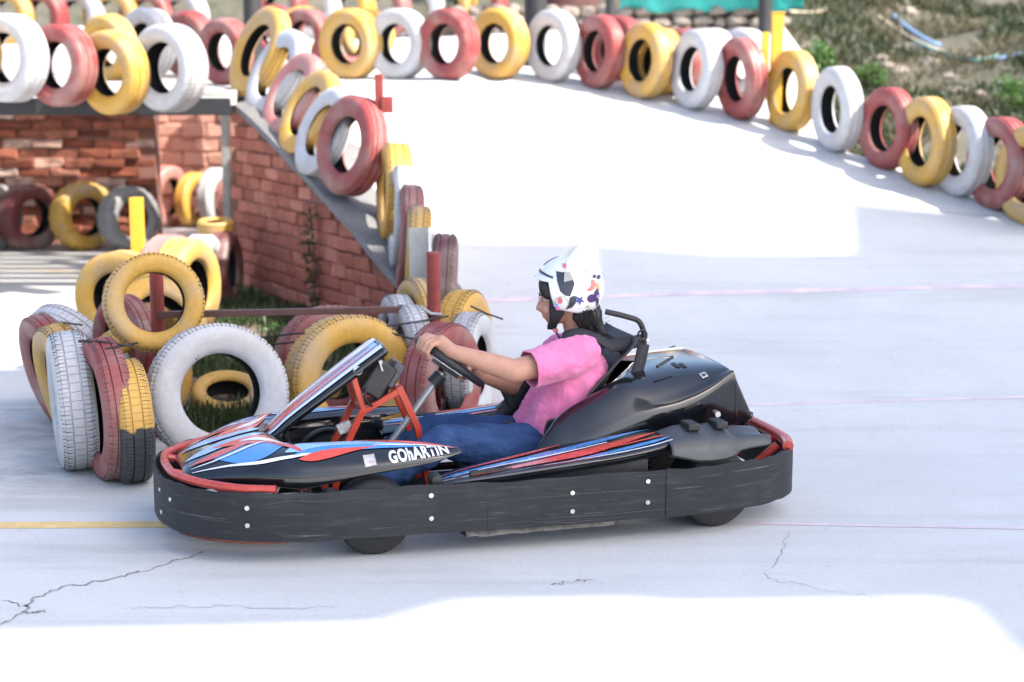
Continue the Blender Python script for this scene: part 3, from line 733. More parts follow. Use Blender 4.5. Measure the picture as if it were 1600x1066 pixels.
ptyre(290, 373, 530, .28, 62, Y_, 'yellow tyre turned right, behind the hung tyre', 'far', 0, 0, 9.2)
ptyre(265, 378, 500, .27, 60, 'pink_t', 'faded pink tyre between two yellow tyres behind the hung tyre', 'far', 0, 0, 9.8)
ptyre(238, 382, 490, .26, 55, W_, 'white tyre just behind the yellow square post', 'far', 0, 0, 10.3)
ptyre(316, 360, 482, .27, 74, W_, 'white tyre edge-on before the brick wall', 'far', 0, 0, 11.0)
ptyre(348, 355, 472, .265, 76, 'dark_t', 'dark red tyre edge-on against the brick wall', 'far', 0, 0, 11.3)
P = D(337, 353, 11.4); tyre(P, .125, 0, 'yold_t', 'yellow tyre lying flat on top of the edge-on tyres', 'tyres of the near island', 'far', 0, 84)
P = G(356, 650); P.z = .085; tyre(P, .175, 0, 'yold_t', 'yellow tyre lying in the grass behind the big white tyre', 'tyres of the near island', 'wide', 3, 68)
P = D(470, 640, 7.9); P.z = .1; tyre(P, .2, 0, Y_, 'yellow tyre lying in the grass behind the kart nose', 'tyres of the near island', 'near', -4, 72)
# lower row along the underpass walls
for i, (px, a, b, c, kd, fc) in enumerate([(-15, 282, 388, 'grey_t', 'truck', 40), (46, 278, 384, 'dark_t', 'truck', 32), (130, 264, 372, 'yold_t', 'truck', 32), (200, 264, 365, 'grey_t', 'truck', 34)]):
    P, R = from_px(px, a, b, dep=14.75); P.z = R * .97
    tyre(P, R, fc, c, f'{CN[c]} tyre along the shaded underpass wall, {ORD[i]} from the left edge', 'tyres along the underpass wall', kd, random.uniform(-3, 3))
for i, (px, a, b, c) in enumerate([(262, 260, 358, 'pink_t'), (305, 265, 352, Y_), (343, 252, 347, W_), (372, 256, 345, 'pink_t')]):
    P, R = from_px(px, a, b, dep=16.7); P.z = R * .97
    tyre(P, R, 54, c, f'{CN[c]} sunlit tyre beyond the underpass, {ORD[i]} from the left', 'sunlit tyres beyond the underpass', 'slim')

# ================================================================== ISLAND POSTS, RAIL, GRASS
def post(name, px, ytop, dep, size, zb, mat, label, sq=True, zt=None):
    p = D(px, ytop, dep); zt = p.z if zt is None else zt
    mb = MB()
    if sq: mb.box((0, 0, (zt - zb) / 2), (size, size, zt - zb)); mb.box((0, 0, zt - zb + .004), (size * 1.03, size * 1.03, .008))
    else:
        mb.tube([(0, 0, 0), (0, 0, zt - zb)], size / 2, 20); mb.lathe([(0, zt - zb + .012), (size * .5, zt - zb + .008), (size * .54, zt - zb), (size * .5, zt - zb - .01)], 20, Matrix.Rotation(PI / 2, 3, 'X'))
    o = mb.build(name, mat, bevel=.004); o.location = (p.x, p.y, zb); tag(o, label, 'post'); return o
pl = post('red_post', 243, 402, 7.46, .062, 0, M['postred'], 'red round post carrying the hung yellow tyre', False)
pr = post('red_post', 677, 397, 7.62, .062, 0, M['postred'], 'red round post at the right end of the brown rail', False)
post('red_post', 592, 118, 10.35, .05, .6, M['postred'], 'thin red post above the last leaning red tyre', True)
m = MB(); m.box((.05, -.02, .80), (.07, .05, .10)); m.build('bracket', M['postred'], bpy.data.objects['red_post.002'], bevel=.004)
post('yellow_post', 213, 311, 10.2, .075, 0, M['postyel'], 'yellow square post at the back of the left island')
# steel channel beside the right post
p = D(660, 356, 8.4); root = empty('steel_channel', (p.x, p.y, 0)); tag(root, 'grey galvanised steel channel standing behind the right red post', 'post')
m = MB(); m.box((-.02, 0, p.z / 2), (.095, .008, p.z)); m.build('web', M['steel'], root); m = MB(); m.box((.04, -.04, p.z / 2), (.012, .1, p.z)); m.build('flange', M['dwhite'], root)  # flange coloured white for the lit part of the grey channel
# brown rail and wires
a = Vector((pl.location.x + .01, pl.location.y - .05, 0)); b = Vector((pr.location.x - .06, pr.location.y - .03, 0))
a.z = D(265, 492, a.y).z; b.z = D(650, 483, b.y).z
root = empty('guard_rail', a); tag(root, 'thin brown steel rail between the two red posts', 'rail')
m = MB(); m.tube([(0, 0, 0), b - a], .0145, sq=True); m.build('rail_bar', M['brownsteel'], root, bevel=.002)
m = MB(); q = b - a; m.tube([q + Vector((.0, 0, .012)), q + Vector((.05, -.01, -.02)), q + Vector((.10, -.01, -.024))], .008, 8); m.build('end_clamp', M['steel'], root)
def wirerun(pix, dep, label):
    pts = [D(x, y, d) for (x, y), d in zip(pix, dep)]; L = []
    for i in range(len(pts) - 1):
        for k_ in range(5): L.append(pts[i].lerp(pts[i + 1], k_ / 5))
    mb = MB(); mb.tube(L + [pts[-1]], .0045, 6); tag(mb.build('tie_wire', M['wire']), label, 'wire')
wirerun([(395, 530), (455, 522), (545, 517), (640, 505), (700, 494)], [7.35, 7.3, 7.3, 7.4, 7.55], 'upper black tie wire strung behind the big yellow tyre')
wirerun([(395, 542), (455, 535), (545, 516), (610, 520), (665, 536)], [7.35, 7.35, 7.35, 7.35, 7.4], 'lower black tie wire running under the brown rail')
wirerun([(735, 478), (760, 490), (786, 499)], [7.6, 7.6, 7.6], 'loose wire end sticking out right of the yellow tyre')
wirerun([(98, 504), (128, 508)], [7.4, 6.8], 'short wire tie on the tops of the left fan tyres, outermost')
wirerun([(123, 533), (160, 534), (206, 541)], [6.72, 6.65, 6.7], 'short wire tie from white to red tyre in the left fan')
wirerun([(165, 545), (215, 536)], [6.5, 6.9], 'short wire tie under the hung yellow tyre')
# grass island
isl_poly = [G(250, 690), G(215, 640), G(200, 560), G(262, 500), G(330, 478), G(400, 468), G(520, 486), G(610, 520), G(690, 560), G(690, 640), G(560, 680), G(420, 700)]
cx_ = sum(p.x for p in isl_poly) / 12; cy_ = sum(p.y for p in isl_poly) / 12
m = MB(); rings = []
for s_, z_ in ((1, 0.0), (.96, .03), (.8, .05), (.4, .06), (.02, .06)):
    rings.append([(cx_ + (p.x - cx_) * s_, cy_ + (p.y - cy_) * s_, z_ + (.02 * noise.noise(Vector((p.x, p.y, s_ * 5))) if s_ < 1 else 0)) for p in isl_poly + [isl_poly[0]]])
m.grid(rings); tag(m.build('island_soil', M['soil'], ang=180), kind='structure')
random.seed(31); pts = []
def inpoly(x, y):
    c = False; n = len(isl_poly)
    for i in range(n):
        a, b = isl_poly[i], isl_poly[i - 1]
        if (a.y > y) != (b.y > y) and x < (b.x - a.x) * (y - a.y) / (b.y - a.y) + a.x: c = not c
    return c
while len(pts) < 16000:
    x = random.uniform(-3, .2); y = random.uniform(6.8, 12)
    if inpoly(x, y) and noise.noise(Vector((x * 2.2, y * 2.2, 0))) + random.uniform(-.3, .5) > -.05: pts.append((x, y, .035))
blades('island_grass', pts, .03, .11, .006, M['grass'], .8)
random.seed(8)
leaf_blob('leafy_weed', G(392, 478), .16, .12, .10, 260, .04, M['leaf'], 'low green weeds at the foot of the brick wall', 'weeds')
leaf_blob('leafy_weed', G(480, 535), .3, .18, .07, 500, .035, M['leaf'], 'low green weeds behind the big yellow tyre', 'weeds')
leaf_blob('leafy_weed', G(555, 655), .12, .12, .13, 260, .045, M['leaf'], 'bright green leaves behind the red kart frame', 'weeds')
# climbing dry stems on the wall
y_ = 10.6; root = empty('dry_creeper', (wall_x(y_) - .04, y_ - .03, .0)); tag(root, 'pale dry creeper climbing the brick wall', 'plant'); mb = MB()
for i in range(220):
    z_ = random.uniform(.12, .78); p_ = Vector((random.gauss(0, .022) + .02 * math.sin(z_ * 9), random.gauss(0, .03) - .02, z_)); l = random.uniform(.012, .03)
    R = rotm(random.uniform(-1, 1), random.uniform(-1, 1), random.uniform(0, 6)); mb.add([p_ + R @ Vector(q) for q in ((-l, 0, 0), (0, l * .5, 0), (l, 0, 0), (0, -l * .5, 0))], [(0, 1, 2, 3)])
tag(mb.build('dry_leaf_spray', M['dry'], root, ang=180), kind='stuff'); mb = MB(); mb.tube([(0, 0, 0), (.02, -.02, .4), (-.01, -.01, .78)], .005, 6); mb.build('stem', M['dry'], root)

# ================================================================== GO KART
TH = rad(16.8); KO = Vector((-.0198, 6.3494, 0))
KF = Vector((-math.cos(TH), -math.sin(TH), 0)); KL = Vector((math.sin(TH), -math.cos(TH), 0))
def K(px, py, l):                                       # kart coordinates (forward, left, up) of a photo pixel on the plane left = l
    d = ray(px, py); t = ((KO - CAM).dot(KL) + l) / d.dot(KL); P = CAM + d * t; v = P - KO
    return Vector((v.dot(KF), l, P.z))
kart = empty('go_kart', KO, (0, 0, PI + TH)); tag(kart, 'black go-kart with red and blue graphics and a grey wraparound bumper', 'go-kart')
def catmull(p0, p1, p2, p3, t):
    return .5 * ((2 * p1) + (p2 - p0) * t + (2 * p0 - 5 * p1 + 4 * p2 - p3) * t * t + (3 * p1 - p0 - 3 * p2 + p3) * t ** 3)
def spline(pts, n=8, closed=False):
    pts = [Vector(p) for p in pts]; N_ = len(pts); out = []
    for i in range(N_ if closed else N_ - 1):
        g = (lambda j: pts[j % N_]) if closed else (lambda j: pts[max(0, min(N_ - 1, j))])
        for k in range(n): out.append(catmull(g(i - 1), g(i), g(i + 1), g(i + 2), k / n))
    if not closed: out.append(pts[-1])
    return out
class Loft:
    def __init__(s, rows): s.r = [[Vector(p) for p in q] for q in rows]; s.nr = len(rows); s.nc = len(rows[0])
    def ev(s, u, v):
        u = max(0, min(s.nr - 1.0001, u)); v = max(0, min(s.nc - 1.0001, v)); i, j = int(u), int(v); fu, fv = u - i, v - j
        cr = lambda a: max(0, min(s.nr - 1, a)); cc = lambda a: max(0, min(s.nc - 1, a)); q = []
        for a in (i - 1, i, i + 1, i + 2):
            r = s.r[cr(a)]; q.append(catmull(r[cc(j - 1)], r[cc(j)], r[cc(j + 1)], r[cc(j + 2)], fv))
        return catmull(*q, fu)
    def nrm(s, u, v, e=.03):
        n = (s.ev(u + e, v) - s.ev(u - e, v)).cross(s.ev(u, v + e) - s.ev(u, v - e)); n.normalize(); return n
    def rows(s, nu, nv): return [[s.ev((s.nr - 1) * i / nu, (s.nc - 1) * j / nv) for j in range(nv + 1)] for i in range(nu + 1)]
    def decal(s, path, out, off=.0025, n=10, m_=3):     # path: (u, v, half width in v); out = +1/-1 picks the outer side
        P = spline([(a, b, c) for a, b, c in path], n); rws = []
        for p in P:
            rws.append([s.ev(p.x, p.y + p.z * (2 * k / m_ - 1)) + s.nrm(p.x, p.y + p.z * (2 * k / m_ - 1)) * off * out for k in range(m_ + 1)])
        mb = MB(); mb.grid(rws); return mb
def flip(p): return Vector((p[0], -p[1], p[2]))

# ---- wraparound bumper: four panels with seams
CK = .10                                                # centre line of bumper and nose
def fl(l): return 2 * CK - l
half = [(1.345, .10), (1.341, .18), (1.326, .27), (1.285, .38), (1.19, .487), (1.06, .565), (.9, .605), (.62, .632), (.3, .645), (0, .655), (-.36, .664), (-.55, .664), (-.70, .64), (-.82, .60), (-.92, .535), (-.99, .45), (-1.02, .35), (-1.027, .22), (-1.03, .10)]
loop = [Vector((a, b, 0)) for a, b in half] + [Vector((a, fl(b), 0)) for a, b in reversed(half[1:-1])]
BL = spline(loop, 8, True); NB = len(BL)
def bpt(i): return BL[i % NB]
def bnorm(i):
    t = bpt(i + 1) - bpt(i - 1); t.normalize(); n = Vector((-t.y, t.x, 0)); return n if n.dot(bpt(i) - Vector((.15, CK, 0))) > 0 else -n
def band(i0, i1, off, th, z0, z1, name):
    rws = []
    for i in range(i0, i1 + 1):
        p, n = bpt(i), bnorm(i); wob = .003 * math.sin(i * .35) + .002 * math.sin(i * 1.1); low = .006 * noise.noise(Vector((i * .21, 3, 0)))
        o_, n_ = p + n * off, p + n * (off - th)
        rws.append([(o_.x, o_.y, z0 + low), (o_.x, o_.y, z1 + wob), (n_.x, n_.y, z1 + wob), (n_.x, n_.y, z0 + low), (o_.x, o_.y, z0 + low)])
    mb = MB(); mb.grid(rws)
    for r in (rws[0], rws[-1]): mb.add(r[:4], [(0, 1, 2, 3)])
    return mb.build(name, M['bumper'], kart, 40, merge=.0002, bevel=.0015)
iS = 8 * 8 + 1; iR = 10 * 8 + 1                           # seams at s=.3 and s=-.36
band(-iS, iS, .0, .012, .086, .256, 'bumper_panel')
band(iS, iR, -.002, .012, .083, .254, 'bumper_panel'); band(-iR, -iS, -.002, .012, .083, .254, 'bumper_panel')
band(iR, NB - iR, .001, .012, .084, .258, 'bumper_panel')
boltm = MB(); boltm.lathe([(.0, .0045), (.0045, .0045), (.0055, .003), (.0105, .003), (.0115, 0)], 14); boltme = boltm.mesh('bolt', M['chrome'], 40)
def near_idx(px, py):
    best = None
    for i in range(NB):
        if bpt(i).y <= 0: continue
        q = KO + KF * bpt(i).x + KL * bpt(i).y; v = q + Vector((0, 0, .17)) - CAM; x = 800 + FPX * v.dot(cR) / v.dot(cF)
        if best is None or abs(x - px) < best[0]: best = (abs(x - px), i)
    i = best[1]; k_ = K(px, py, bpt(i).y); return i, k_.z
for px, py in ((387, 794), (390, 821), (676, 774), (676, 810), (896, 770), (895, 799), (1014, 752), (1012, 785), (250, 765), (251, 799), (256, 775)):
    i, z = near_idx(px, py); z = max(.1, min(.24, z)); o = bpy.data.objects.new('bolt', boltme); n = bnorm(i)
    if px < 300: i = {250: 12, 251: 13, 256: 20}[px]; n = bnorm(i)
    o.location = bpt(i) + n * .001 + Vector((0, 0, z)); o.rotation_euler = (0, 0, math.atan2(n.y, n.x) - PI / 2); o.scale = (.78, .78, .78); link(o, kart)
# rust scrape on the near front corner, ragged lower edge
for (i0, i1, z0, z1) in ((24, 46, .082, .089),):
    rws = []
    for i in range(i0, i1 + 1):
        p = bpt(i) + bnorm(i) * .0014; e = math.sin(PI * (i - i0) / (i1 - i0)); zc = (z0 + z1) / 2; h = (z1 - z0) / 2 * e * (1 + .5 * noise.noise(Vector((i * .9, 0, 0)))) + .0015
        rws.append([(p.x, p.y, zc - h), (p.x, p.y, zc + h)])
    mb = MB(); mb.grid(rws); mb.build('rust_scrape', M['rust'], kart)
# scrapes along the near side of the band
random.seed(19)
for k_ in range(9):
    i0 = random.randint(18, 112); n_ = random.randint(4, 15); z = random.uniform(.10, .245); ph = random.uniform(0, 6); am = random.uniform(.001, .006); sl = random.uniform(-.0012, .0012); rws = []
    for i in range(i0, i0 + n_ + 1):
        for q_ in range(3):
            f_ = i + q_ / 3; p = bpt(i).lerp(bpt(i + 1), q_ / 3) + bnorm(i) * .0018; e = math.sin(PI * min(1, (f_ - i0) / (n_ + 1))); zz = z + am * math.sin(f_ * .8 + ph) + sl * (f_ - i0); hh = .0002 + random.uniform(.0004, .0014) * e
            rws.append([(p.x, p.y, zz - hh), (p.x, p.y, zz + hh)])
    mb = MB(); mb.grid(rws); mb.build('scratch_mark', M['scratch'], kart, 180)
# ---- red bumper tubes
P = spline([(.98, .56, .262), (1.10, .515, .265), (1.215, .41, .268), (1.285, .28, .27), (1.303, .17, .272), (1.303, .05, .272), (1.28, -.06, .27), (1.20, -.17, .268), (1.08, -.28, .264), (.98, -.33, .262)], 8)
m = MB(); m.tube(P, .0148, 14); m.build('front_bumper_tube', M['redtube'], kart, 60)
for s_ in (1, -1):
    m = MB(); m.tube([(1.285, .1 + .12 * s_, .262), (1.2, .1 + .12 * s_, .235), (1.0, .1 + .12 * s_, .12)], .014, 10); m.build('bumper_strut', M['redtube'], kart, 60)
    m = MB(); m.tube([(-.985, .08 + .22 * s_, .255), (-.86, .08 + .22 * s_, .24), (-.70, .08 + .22 * s_, .11)], .014, 10); m.build('rear_strut', M['redtube'], kart, 60)
m = MB(); m.tube(spline([(-.945, .50, .268), (-.985, .38, .27), (-.995, .1, .27), (-.985, -.18, .27), (-.945, -.30, .268)], 6), .021, 14); m.build('rear_bumper_tube', M['redtube'], kart, 60)
m = MB(); m.tube([(-.93, .44, .26), (-.84, .40, .17), (-.78, .40, .10)], .016, 10); m.build('rear_strut', M['redtube'], kart, 60)

# ---- nose cone with swept-back wings
NR = [
 (1.262, [(0, .225), (.10, .225), (.18, .223), (.24, .22), (.28, .217), (.30, .208), (.30, .198)]),
 (1.25, [(0, .275), (.10, .275), (.18, .272), (.24, .266), (.285, .255), (.31, .235), (.31, .203)]),
 (1.15, [(0, .322), (.10, .321), (.2, .316), (.28, .307), (.345, .293), (.39, .268), (.397, .230)]),
 (1.04, [(0, .352), (.10, .352), (.2, .350), (.30, .343), (.38, .328), (.44, .297), (.45, .247)]),
 (.96, [(0, .362), (.12, .363), (.22, .362), (.32, .357), (.41, .342), (.475, .306), (.485, .252)]),
 (.90, [(.15, .35), (.20, .356), (.26, .361), (.34, .363), (.43, .344), (.50, .305), (.51, .245)]),
 (.84, [(.22, .335), (.25, .350), (.29, .362), (.355, .366), (.44, .346), (.51, .307), (.52, .25)]),
 (.75, [(.25, .318), (.27, .346), (.31, .363), (.37, .369), (.45, .349), (.52, .311), (.53, .268)]),
 (.62, [(.27, .322), (.29, .349), (.33, .363), (.385, .369), (.455, .351), (.525, .319), (.535, .286)]),
 (.50, [(.30, .327), (.32, .346), (.355, .358), (.40, .361), (.46, .348), (.52, .326), (.53, .297)]),
 (.40, [(.36, .331), (.375, .343), (.40, .350), (.43, .351), (.47, .344), (.51, .331), (.52, .313)]),
 (.31, [(.455, .334), (.46, .337), (.465, .338), (.47, .3385), (.475, .337), (.48, .334), (.483, .330)])]
def nq(s_): return .811 * (.72 + .28 * smooth(1.26, .98, s_))
nl = Loft([[(s_, CK + l * nq(s_), z) for l, z in r] for s_, r in NR]); nr_ = Loft([[(s_, CK - l * nq(s_), z) for l, z in r] for s_, r in NR])
m = MB(); m.grid(nl.rows(66, 30)); m.grid(nr_.rows(66, 30)); nose = m.build('nose_cone', M['black'], kart, 50, merge=.0005, solid=.006, soff=-1)
def side_decal(path, mat, off=.0025, far=True):
    nl.decal(path, sgnL, off).build('graphic_stripe', M[mat], nose, 180)
    if far: nr_.decal(path, -sgnL, off).build('graphic_stripe', M[mat], nose, 180)
sgnL = 1 if nl.nrm(8, 3).z > 0 else -1
side_decal([(2.0, 2.6, .05), (2.6, 3.1, .9), (3.4, 3.0, 1.0), (4.4, 2.6, .5), (5.2, 2.0, .05)], 'dblue', .0022)
side_decal([(2.1, 1.0, .05), (3.0, 1.3, .55), (3.9, 1.5, .7), (4.6, 2.3, .55), (5.6, 3.6, .12)], 'dred', .0032)
side_decal([(2.9, 1.2, .03), (3.6, 1.4, .28), (4.3, 1.9, .22), (5.0, 2.7, .02)], 'dwhite', .0042)
side_decal([(1.3, 3.9, .04), (2.2, 4.05, .10), (3.2, 4.3, .13), (4.4, 4.1, .12), (5.6, 3.9, .10), (6.4, 3.95, .03)], 'dwhite', .0032)
side_decal([(4.6, 3.6, .03), (5.6, 3.1, .55), (6.6, 2.9, .75), (7.6, 2.9, .8), (8.6, 3.0, .6), (9.6, 3.3, .1)], 'dlblue', .0024)
side_decal([(5.0, 3.9, .03), (6.0, 3.65, .22), (7.2, 3.55, .3), (8.6, 3.6, .2), (9.8, 3.7, .02)], 'dblue', .0032)
side_decal([(5.3, 4.25, .02), (6.0, 4.15, .28), (6.8, 3.95, .32), (7.6, 3.75, .12), (8.1, 3.6, .01)], 'dred', .0036)
side_decal([(7.6, 2.6, .02), (8.4, 2.75, .28), (9.4, 2.9, .4), (10.2, 3.0, .35), (10.8, 3.2, .05)], 'dred', .0038)
side_decal([(8.0, 3.5, .02), (8.8, 3.45, .08), (9.8, 3.4, .10), (10.6, 3.4, .05)], 'dwhite', .0042)
side_decal([(1.15, 1.2, .05), (1.8, 1.0, .45), (2.6, .75, .5), (3.4, .6, .3), (4.0, .5, .03)], 'dlblue', .0030)
side_decal([(1.25, 2.6, .05), (1.9, 2.3, .35), (2.6, 2.0, .3), (3.2, 1.8, .05)], 'dred', .0040)
side_decal([(1.3, 3.3, .03), (2.2, 2.95, .10), (3.2, 2.3, .10), (4.0, 1.9, .02)], 'dwhite', .0048)
# worn sticker on the near wing
nl.decal([(7.65, 4.75, .42), (7.95, 4.7, .42)], sgnL, .003, 4).build('sticker', M['sticker'], nose, 180)
# lettering on the near wing
fc = bpy.data.curves.new('lettering', 'FONT'); fc.body = 'GOhARTIN'; fc.size = 1.0; fc.offset = .042; fc.space_character = 1.1
fo = bpy.data.objects.new('lettering', fc); link(fo); bpy.context.view_layer.update()
me = bpy.data.meshes.new_from_object(fo.evaluated_get(bpy.context.evaluated_depsgraph_get())); bpy.data.objects.remove(fo)
bm = bmesh.new(); bm.from_mesh(me); bmesh.ops.triangulate(bm, faces=bm.faces); bmesh.ops.subdivide_edges(bm, edges=[e for e in bm.edges if e.calc_length() > .2], cuts=2)
xs = [v_.co.x for v_ in bm.verts]; x0, x1 = min(xs), max(xs)
def s_to_u(s_):
    for i in range(len(NR) - 1):
        if NR[i][0] >= s_ >= NR[i + 1][0]: return i + (NR[i][0] - s_) / (NR[i][0] - NR[i + 1][0])
    return len(NR) - 1
sA, sB = .580, .366
for v_ in bm.verts:
    t = (v_.co.x - x0) / (x1 - x0); u = s_to_u(sA + (sB - sA) * t); yv = v_.co.y / .72
    vv = (5.12 - .12 * t) - yv * (.92 + .85 * t); q = nl.ev(u, vv) + nl.nrm(u, vv) * sgnL * .0035; v_.co = q
bm.to_mesh(me); bm.free(); me.materials.clear(); me.materials.append(M['dwhite']); lt = bpy.data.objects.new('lettering', me); link(lt, nose)
# hood vents
for k_ in range(3):
    nr_.decal([(4.2 + k_ * .28, 3.2, .35), (4.28 + k_ * .28, 3.2, .35)], -sgnL, .003, 2).build('vent_slot', M['matblack'], nose, 180)
# dark inner structure below the nose: bulkhead, floor, pedals
m = MB(); m.box((.15, 0, .055), (1.75, .62, .012)); m.build('floor_pan', M['matblack'], kart, bevel=.003)
for s_ in (1, -1):
    m = MB(); m.tube(spline([(1.08, .12 * s_, .075), (.8, .2 * s_, .075), (.5, .30 * s_, .075), (0, .33 * s_, .075), (-.5, .32 * s_, .08), (-.95, .30 * s_, .085)], 6), .016, 10); m.build('chassis_rail', M['matblack'], kart, 60)
    m = MB(); m.tube([(.3, .33 * s_, .075), (.3, .62 if s_ > 0 else -.41, .12)], .012, 8); m.build('side_bar', M['matblack'], kart); m = MB(); m.tube([(-.33, .33 * s_, .075), (-.33, .63 if s_ > 0 else -.42, .12)], .012, 8); m.build('side_bar', M['matblack'], kart)
    m = MB(); m.box((.92, .11 * s_, .19), (.012, .055, .13), rotm(y=-.5)); m.tube([(.94, .11 * s_, .06), (.90, .11 * s_, .16)], .008, 8); m.build('pedal', M['steel'], kart, bevel=.003)
    m = MB(); m.tube([(.63, .12 * s_, .12), (.63, .42 if s_ > 0 else -.26, .13)], .012, 8); m.build('stub_axle', M['darksteel'], kart)
m = MB(); m.box((1.02, .1, .16), (.02, .4, .14)); m.build('front_bulkhead', M['matblack'], kart, bevel=.004)
m = MB(); m.tube([(.84, .24, .28), (.80, .25, .10)], .012, 8); m.build('nose_support', M['matblack'], kart)
m = MB(); m.tube([(.84, -.10, .31), (.80, -.12, .10)], .014, 8); m.build('nose_support', M['matblack'], kart)
m = MB(); m.lathe([(.02, -.06), (.03, -.05), (.03, .05), (.02, .06)], 14, Matrix.Translation((0, 0, 0)).to_3x3()); o = m.build('brake_reservoir', M['chrome'], kart); o.location = (.86, .12, .27); o.scale = (.6, .6, .6)
m = MB(); m.tube([(.95, .02, .31), (.90, .03, .345), (.86, .05, .33)], .01, 8); m.build('brake_hose', M['matblack'], kart)
# red spring seen between bumper and nose
pts = [(.86 + .018 * math.cos(a * .9), .42 + .018 * math.sin(a * .9), .17 + .0035 * a) for a in [i * .5 for i in range(50)]]
m = MB(); m.tube(pts, .004, 6); m.build('spring', M['redtube'], kart, 60)
m = MB(); m.tube([(.86, .42, .15), (.86, .42, .27)], .008, 8); m.build('damper_rod', M['chrome'], kart)

# ---- slanted front panel
prof = [(1.045, .285), (.985, .305), (.915, .338), (.855, .392), (.75, .472), (.62, .566), (.50, .650)]
hw = [.055, .075, .09, .10, .115, .125, .13]
pf = Loft([[(s_, w_ * a, z + .012 * (1 - a * a)) for a in (-1, -.6, -.2, .2, .6, 1)] for (s_, z), w_ in zip(prof, hw)])
m = MB(); m.grid(pf.rows(36, 14)); panel = m.build('front_panel', M['black'], kart, 50, solid=.026, soff=-1 if pf.nrm(3, 2.5).z > 0 else 1)
panel.modifiers.new('b', 'BEVEL').width = .006
sp = 1 if pf.nrm(3, 2.5).z > 0 else -1
panel.modifiers['s'].offset = -1 if sum(q.normal.z for q in panel.data.polygons) > 0 else 1
for path, mt, of in (([(.15, 2.5, 1.2), (1, 2.5, 1.6), (3, 2.5, 1.7), (5.8, 2.5, 1.75)], 'dlblue', .003), ([(.6, 2.9, .05), (1.6, 3.0, .5), (3, 3.3, .45), (5, 3.6, .2), (5.8, 3.7, .05)], 'dred', .0045),
                     ([(.2, 4.0, .1), (2, 4.2, .14), (4, 4.3, .18), (5.9, 4.3, .3)], 'dwhite', .0045), ([(.5, 1.4, .1), (2, 1.5, .3), (4, 1.7, .4), (5.9, 1.9, .6)], 'dwhite', .0045),
                     ([(1.0, 2.1, .05), (2.2, 2.2, .25), (4.0, 2.6, .25), (5.6, 2.8, .1)], 'dred', .005), ([(.2, 2.5, 1.0), (.6, 2.5, 1.0)], 'dred', .005)):
    pf.decal(path, sp, of, 8, 5).build('graphic_stripe', M[mt], panel, 180)
# ---- orange-red steering frame
def fr(pts, r=.0105):
    mb = MB(); mb.tube(pts, r, sq=True); return mb.build('frame_tube', M['redframe'], kart, 30, bevel=.002)
for l in (.085, -.085):
    fr([Vector((.615, l, .545)), Vector((.575, l, .405))])
    fr([Vector((.577, l, .42)), Vector((.655, l, .27)), Vector((.70, l, .08))], .012)
    fr([Vector((.585, l, .405)), Vector((.44, l, .482))], .0108)
    fr([Vector((.445, l, .497)), Vector((.375, l, .34)), Vector((.33, l, .10))], .0125)
fr([Vector((.44, -.085, .482)), Vector((.44, .085, .482))], .011); fr([Vector((.575, -.085, .41)), Vector((.575, .085, .41))], .011)
m = MB(); m.lathe([(0, .012), (.012, .012), (.016, .006), (.016, -.004)], 18, Matrix.Rotation(PI, 3, 'X')); o = m.build('white_button', M['dwhite'], kart); o.location = (.605, .128, .572)
# instrument box with lid
c = (K(590, 592, .06) + Vector((0, 0, 0))); Rm = rotm(y=rad(57))
m = MB(); m.box((c.x, .03, c.z), (.135, .13, .085), Rm); m.build('instrument_box', M['matblack'], kart, bevel=.01)
c2 = K(612, 585, .05); m = MB(); m.box((c2.x - .005, .03, c2.z), (.10, .10, .045), Rm); m.build('box_lid', M['greyplastic'], kart, bevel=.008)
k0 = K(596, 566, .11); m = MB(); m.box(k0 + Vector((0, 0, -.02)), (.006, .003, .028), rotm(y=.3)); m.box(k0 + Vector((.003, 0, .0)), (.012, .004, .012), rotm(y=.3)); o = m.build('ignition_key', M['steel'], kart)
m = MB(); m.tube(spline([K(573, 605, .1), K(570, 620, .11), K(577, 632, .1), K(588, 636, .08)], 5), .005, 8); m.build('cable', M['wire'], kart, 60)
m = MB(); m.box(K(538, 668, .06), (.055, .03, .038), rotm(y=.35)); m.build('transponder_box', M['sticker'], kart, bevel=.004)
# steering column, shaft joint, wheel
E1 = Vector((.81, 0, .586)).normalized(); E2 = Vector((0, 1, 0)); WN = Vector((-.586, 0, .81)); WC = Vector((.226, 0, .562)); WR = .142
m = MB(); m.tube([WC - WN * .05, Vector((.335, 0, .42)), Vector((.50, 0, .21)), Vector((.56, 0, .12))], .0125, 12); m.build('steering_column', M['steel'], kart, 60)
m = MB(); m.tube([WC - WN * .06, WC - WN * .10 + Vector((.01, 0, 0))], .026, 14); m.build('column_joint', M['matblack'], kart)
ring = [WC + (E1 * math.cos(a) + E2 * math.sin(a)) * WR for a in [2 * PI * i / 48 for i in range(48)]]
m = MB(); m.tube(ring, .0165, 12, closed=True); sw = m.build('steering_wheel', M['matblack'], kart, 80)
for a in (0.5 * PI, 1.5 * PI, PI):
    e = (E1 * math.cos(a) + E2 * math.sin(a)); mb = MB(); mb.tube([WC - WN * .012, WC + e * WR], [.014, .011], 8); mb.build('spoke', M['matblack'], sw, 60)
Wm = Matrix((E1, E2, WN)).transposed()
m = MB(); m.box(WC - WN * .014, (.10, .15, .016), Wm); m.build('hub_plate', M['dwhite'], sw, bevel=.003)
m = MB(); m.box(WC - WN * .03, (.085, .13, .014), Wm); m.build('hub_bracket', M['matblack'], sw, bevel=.003)

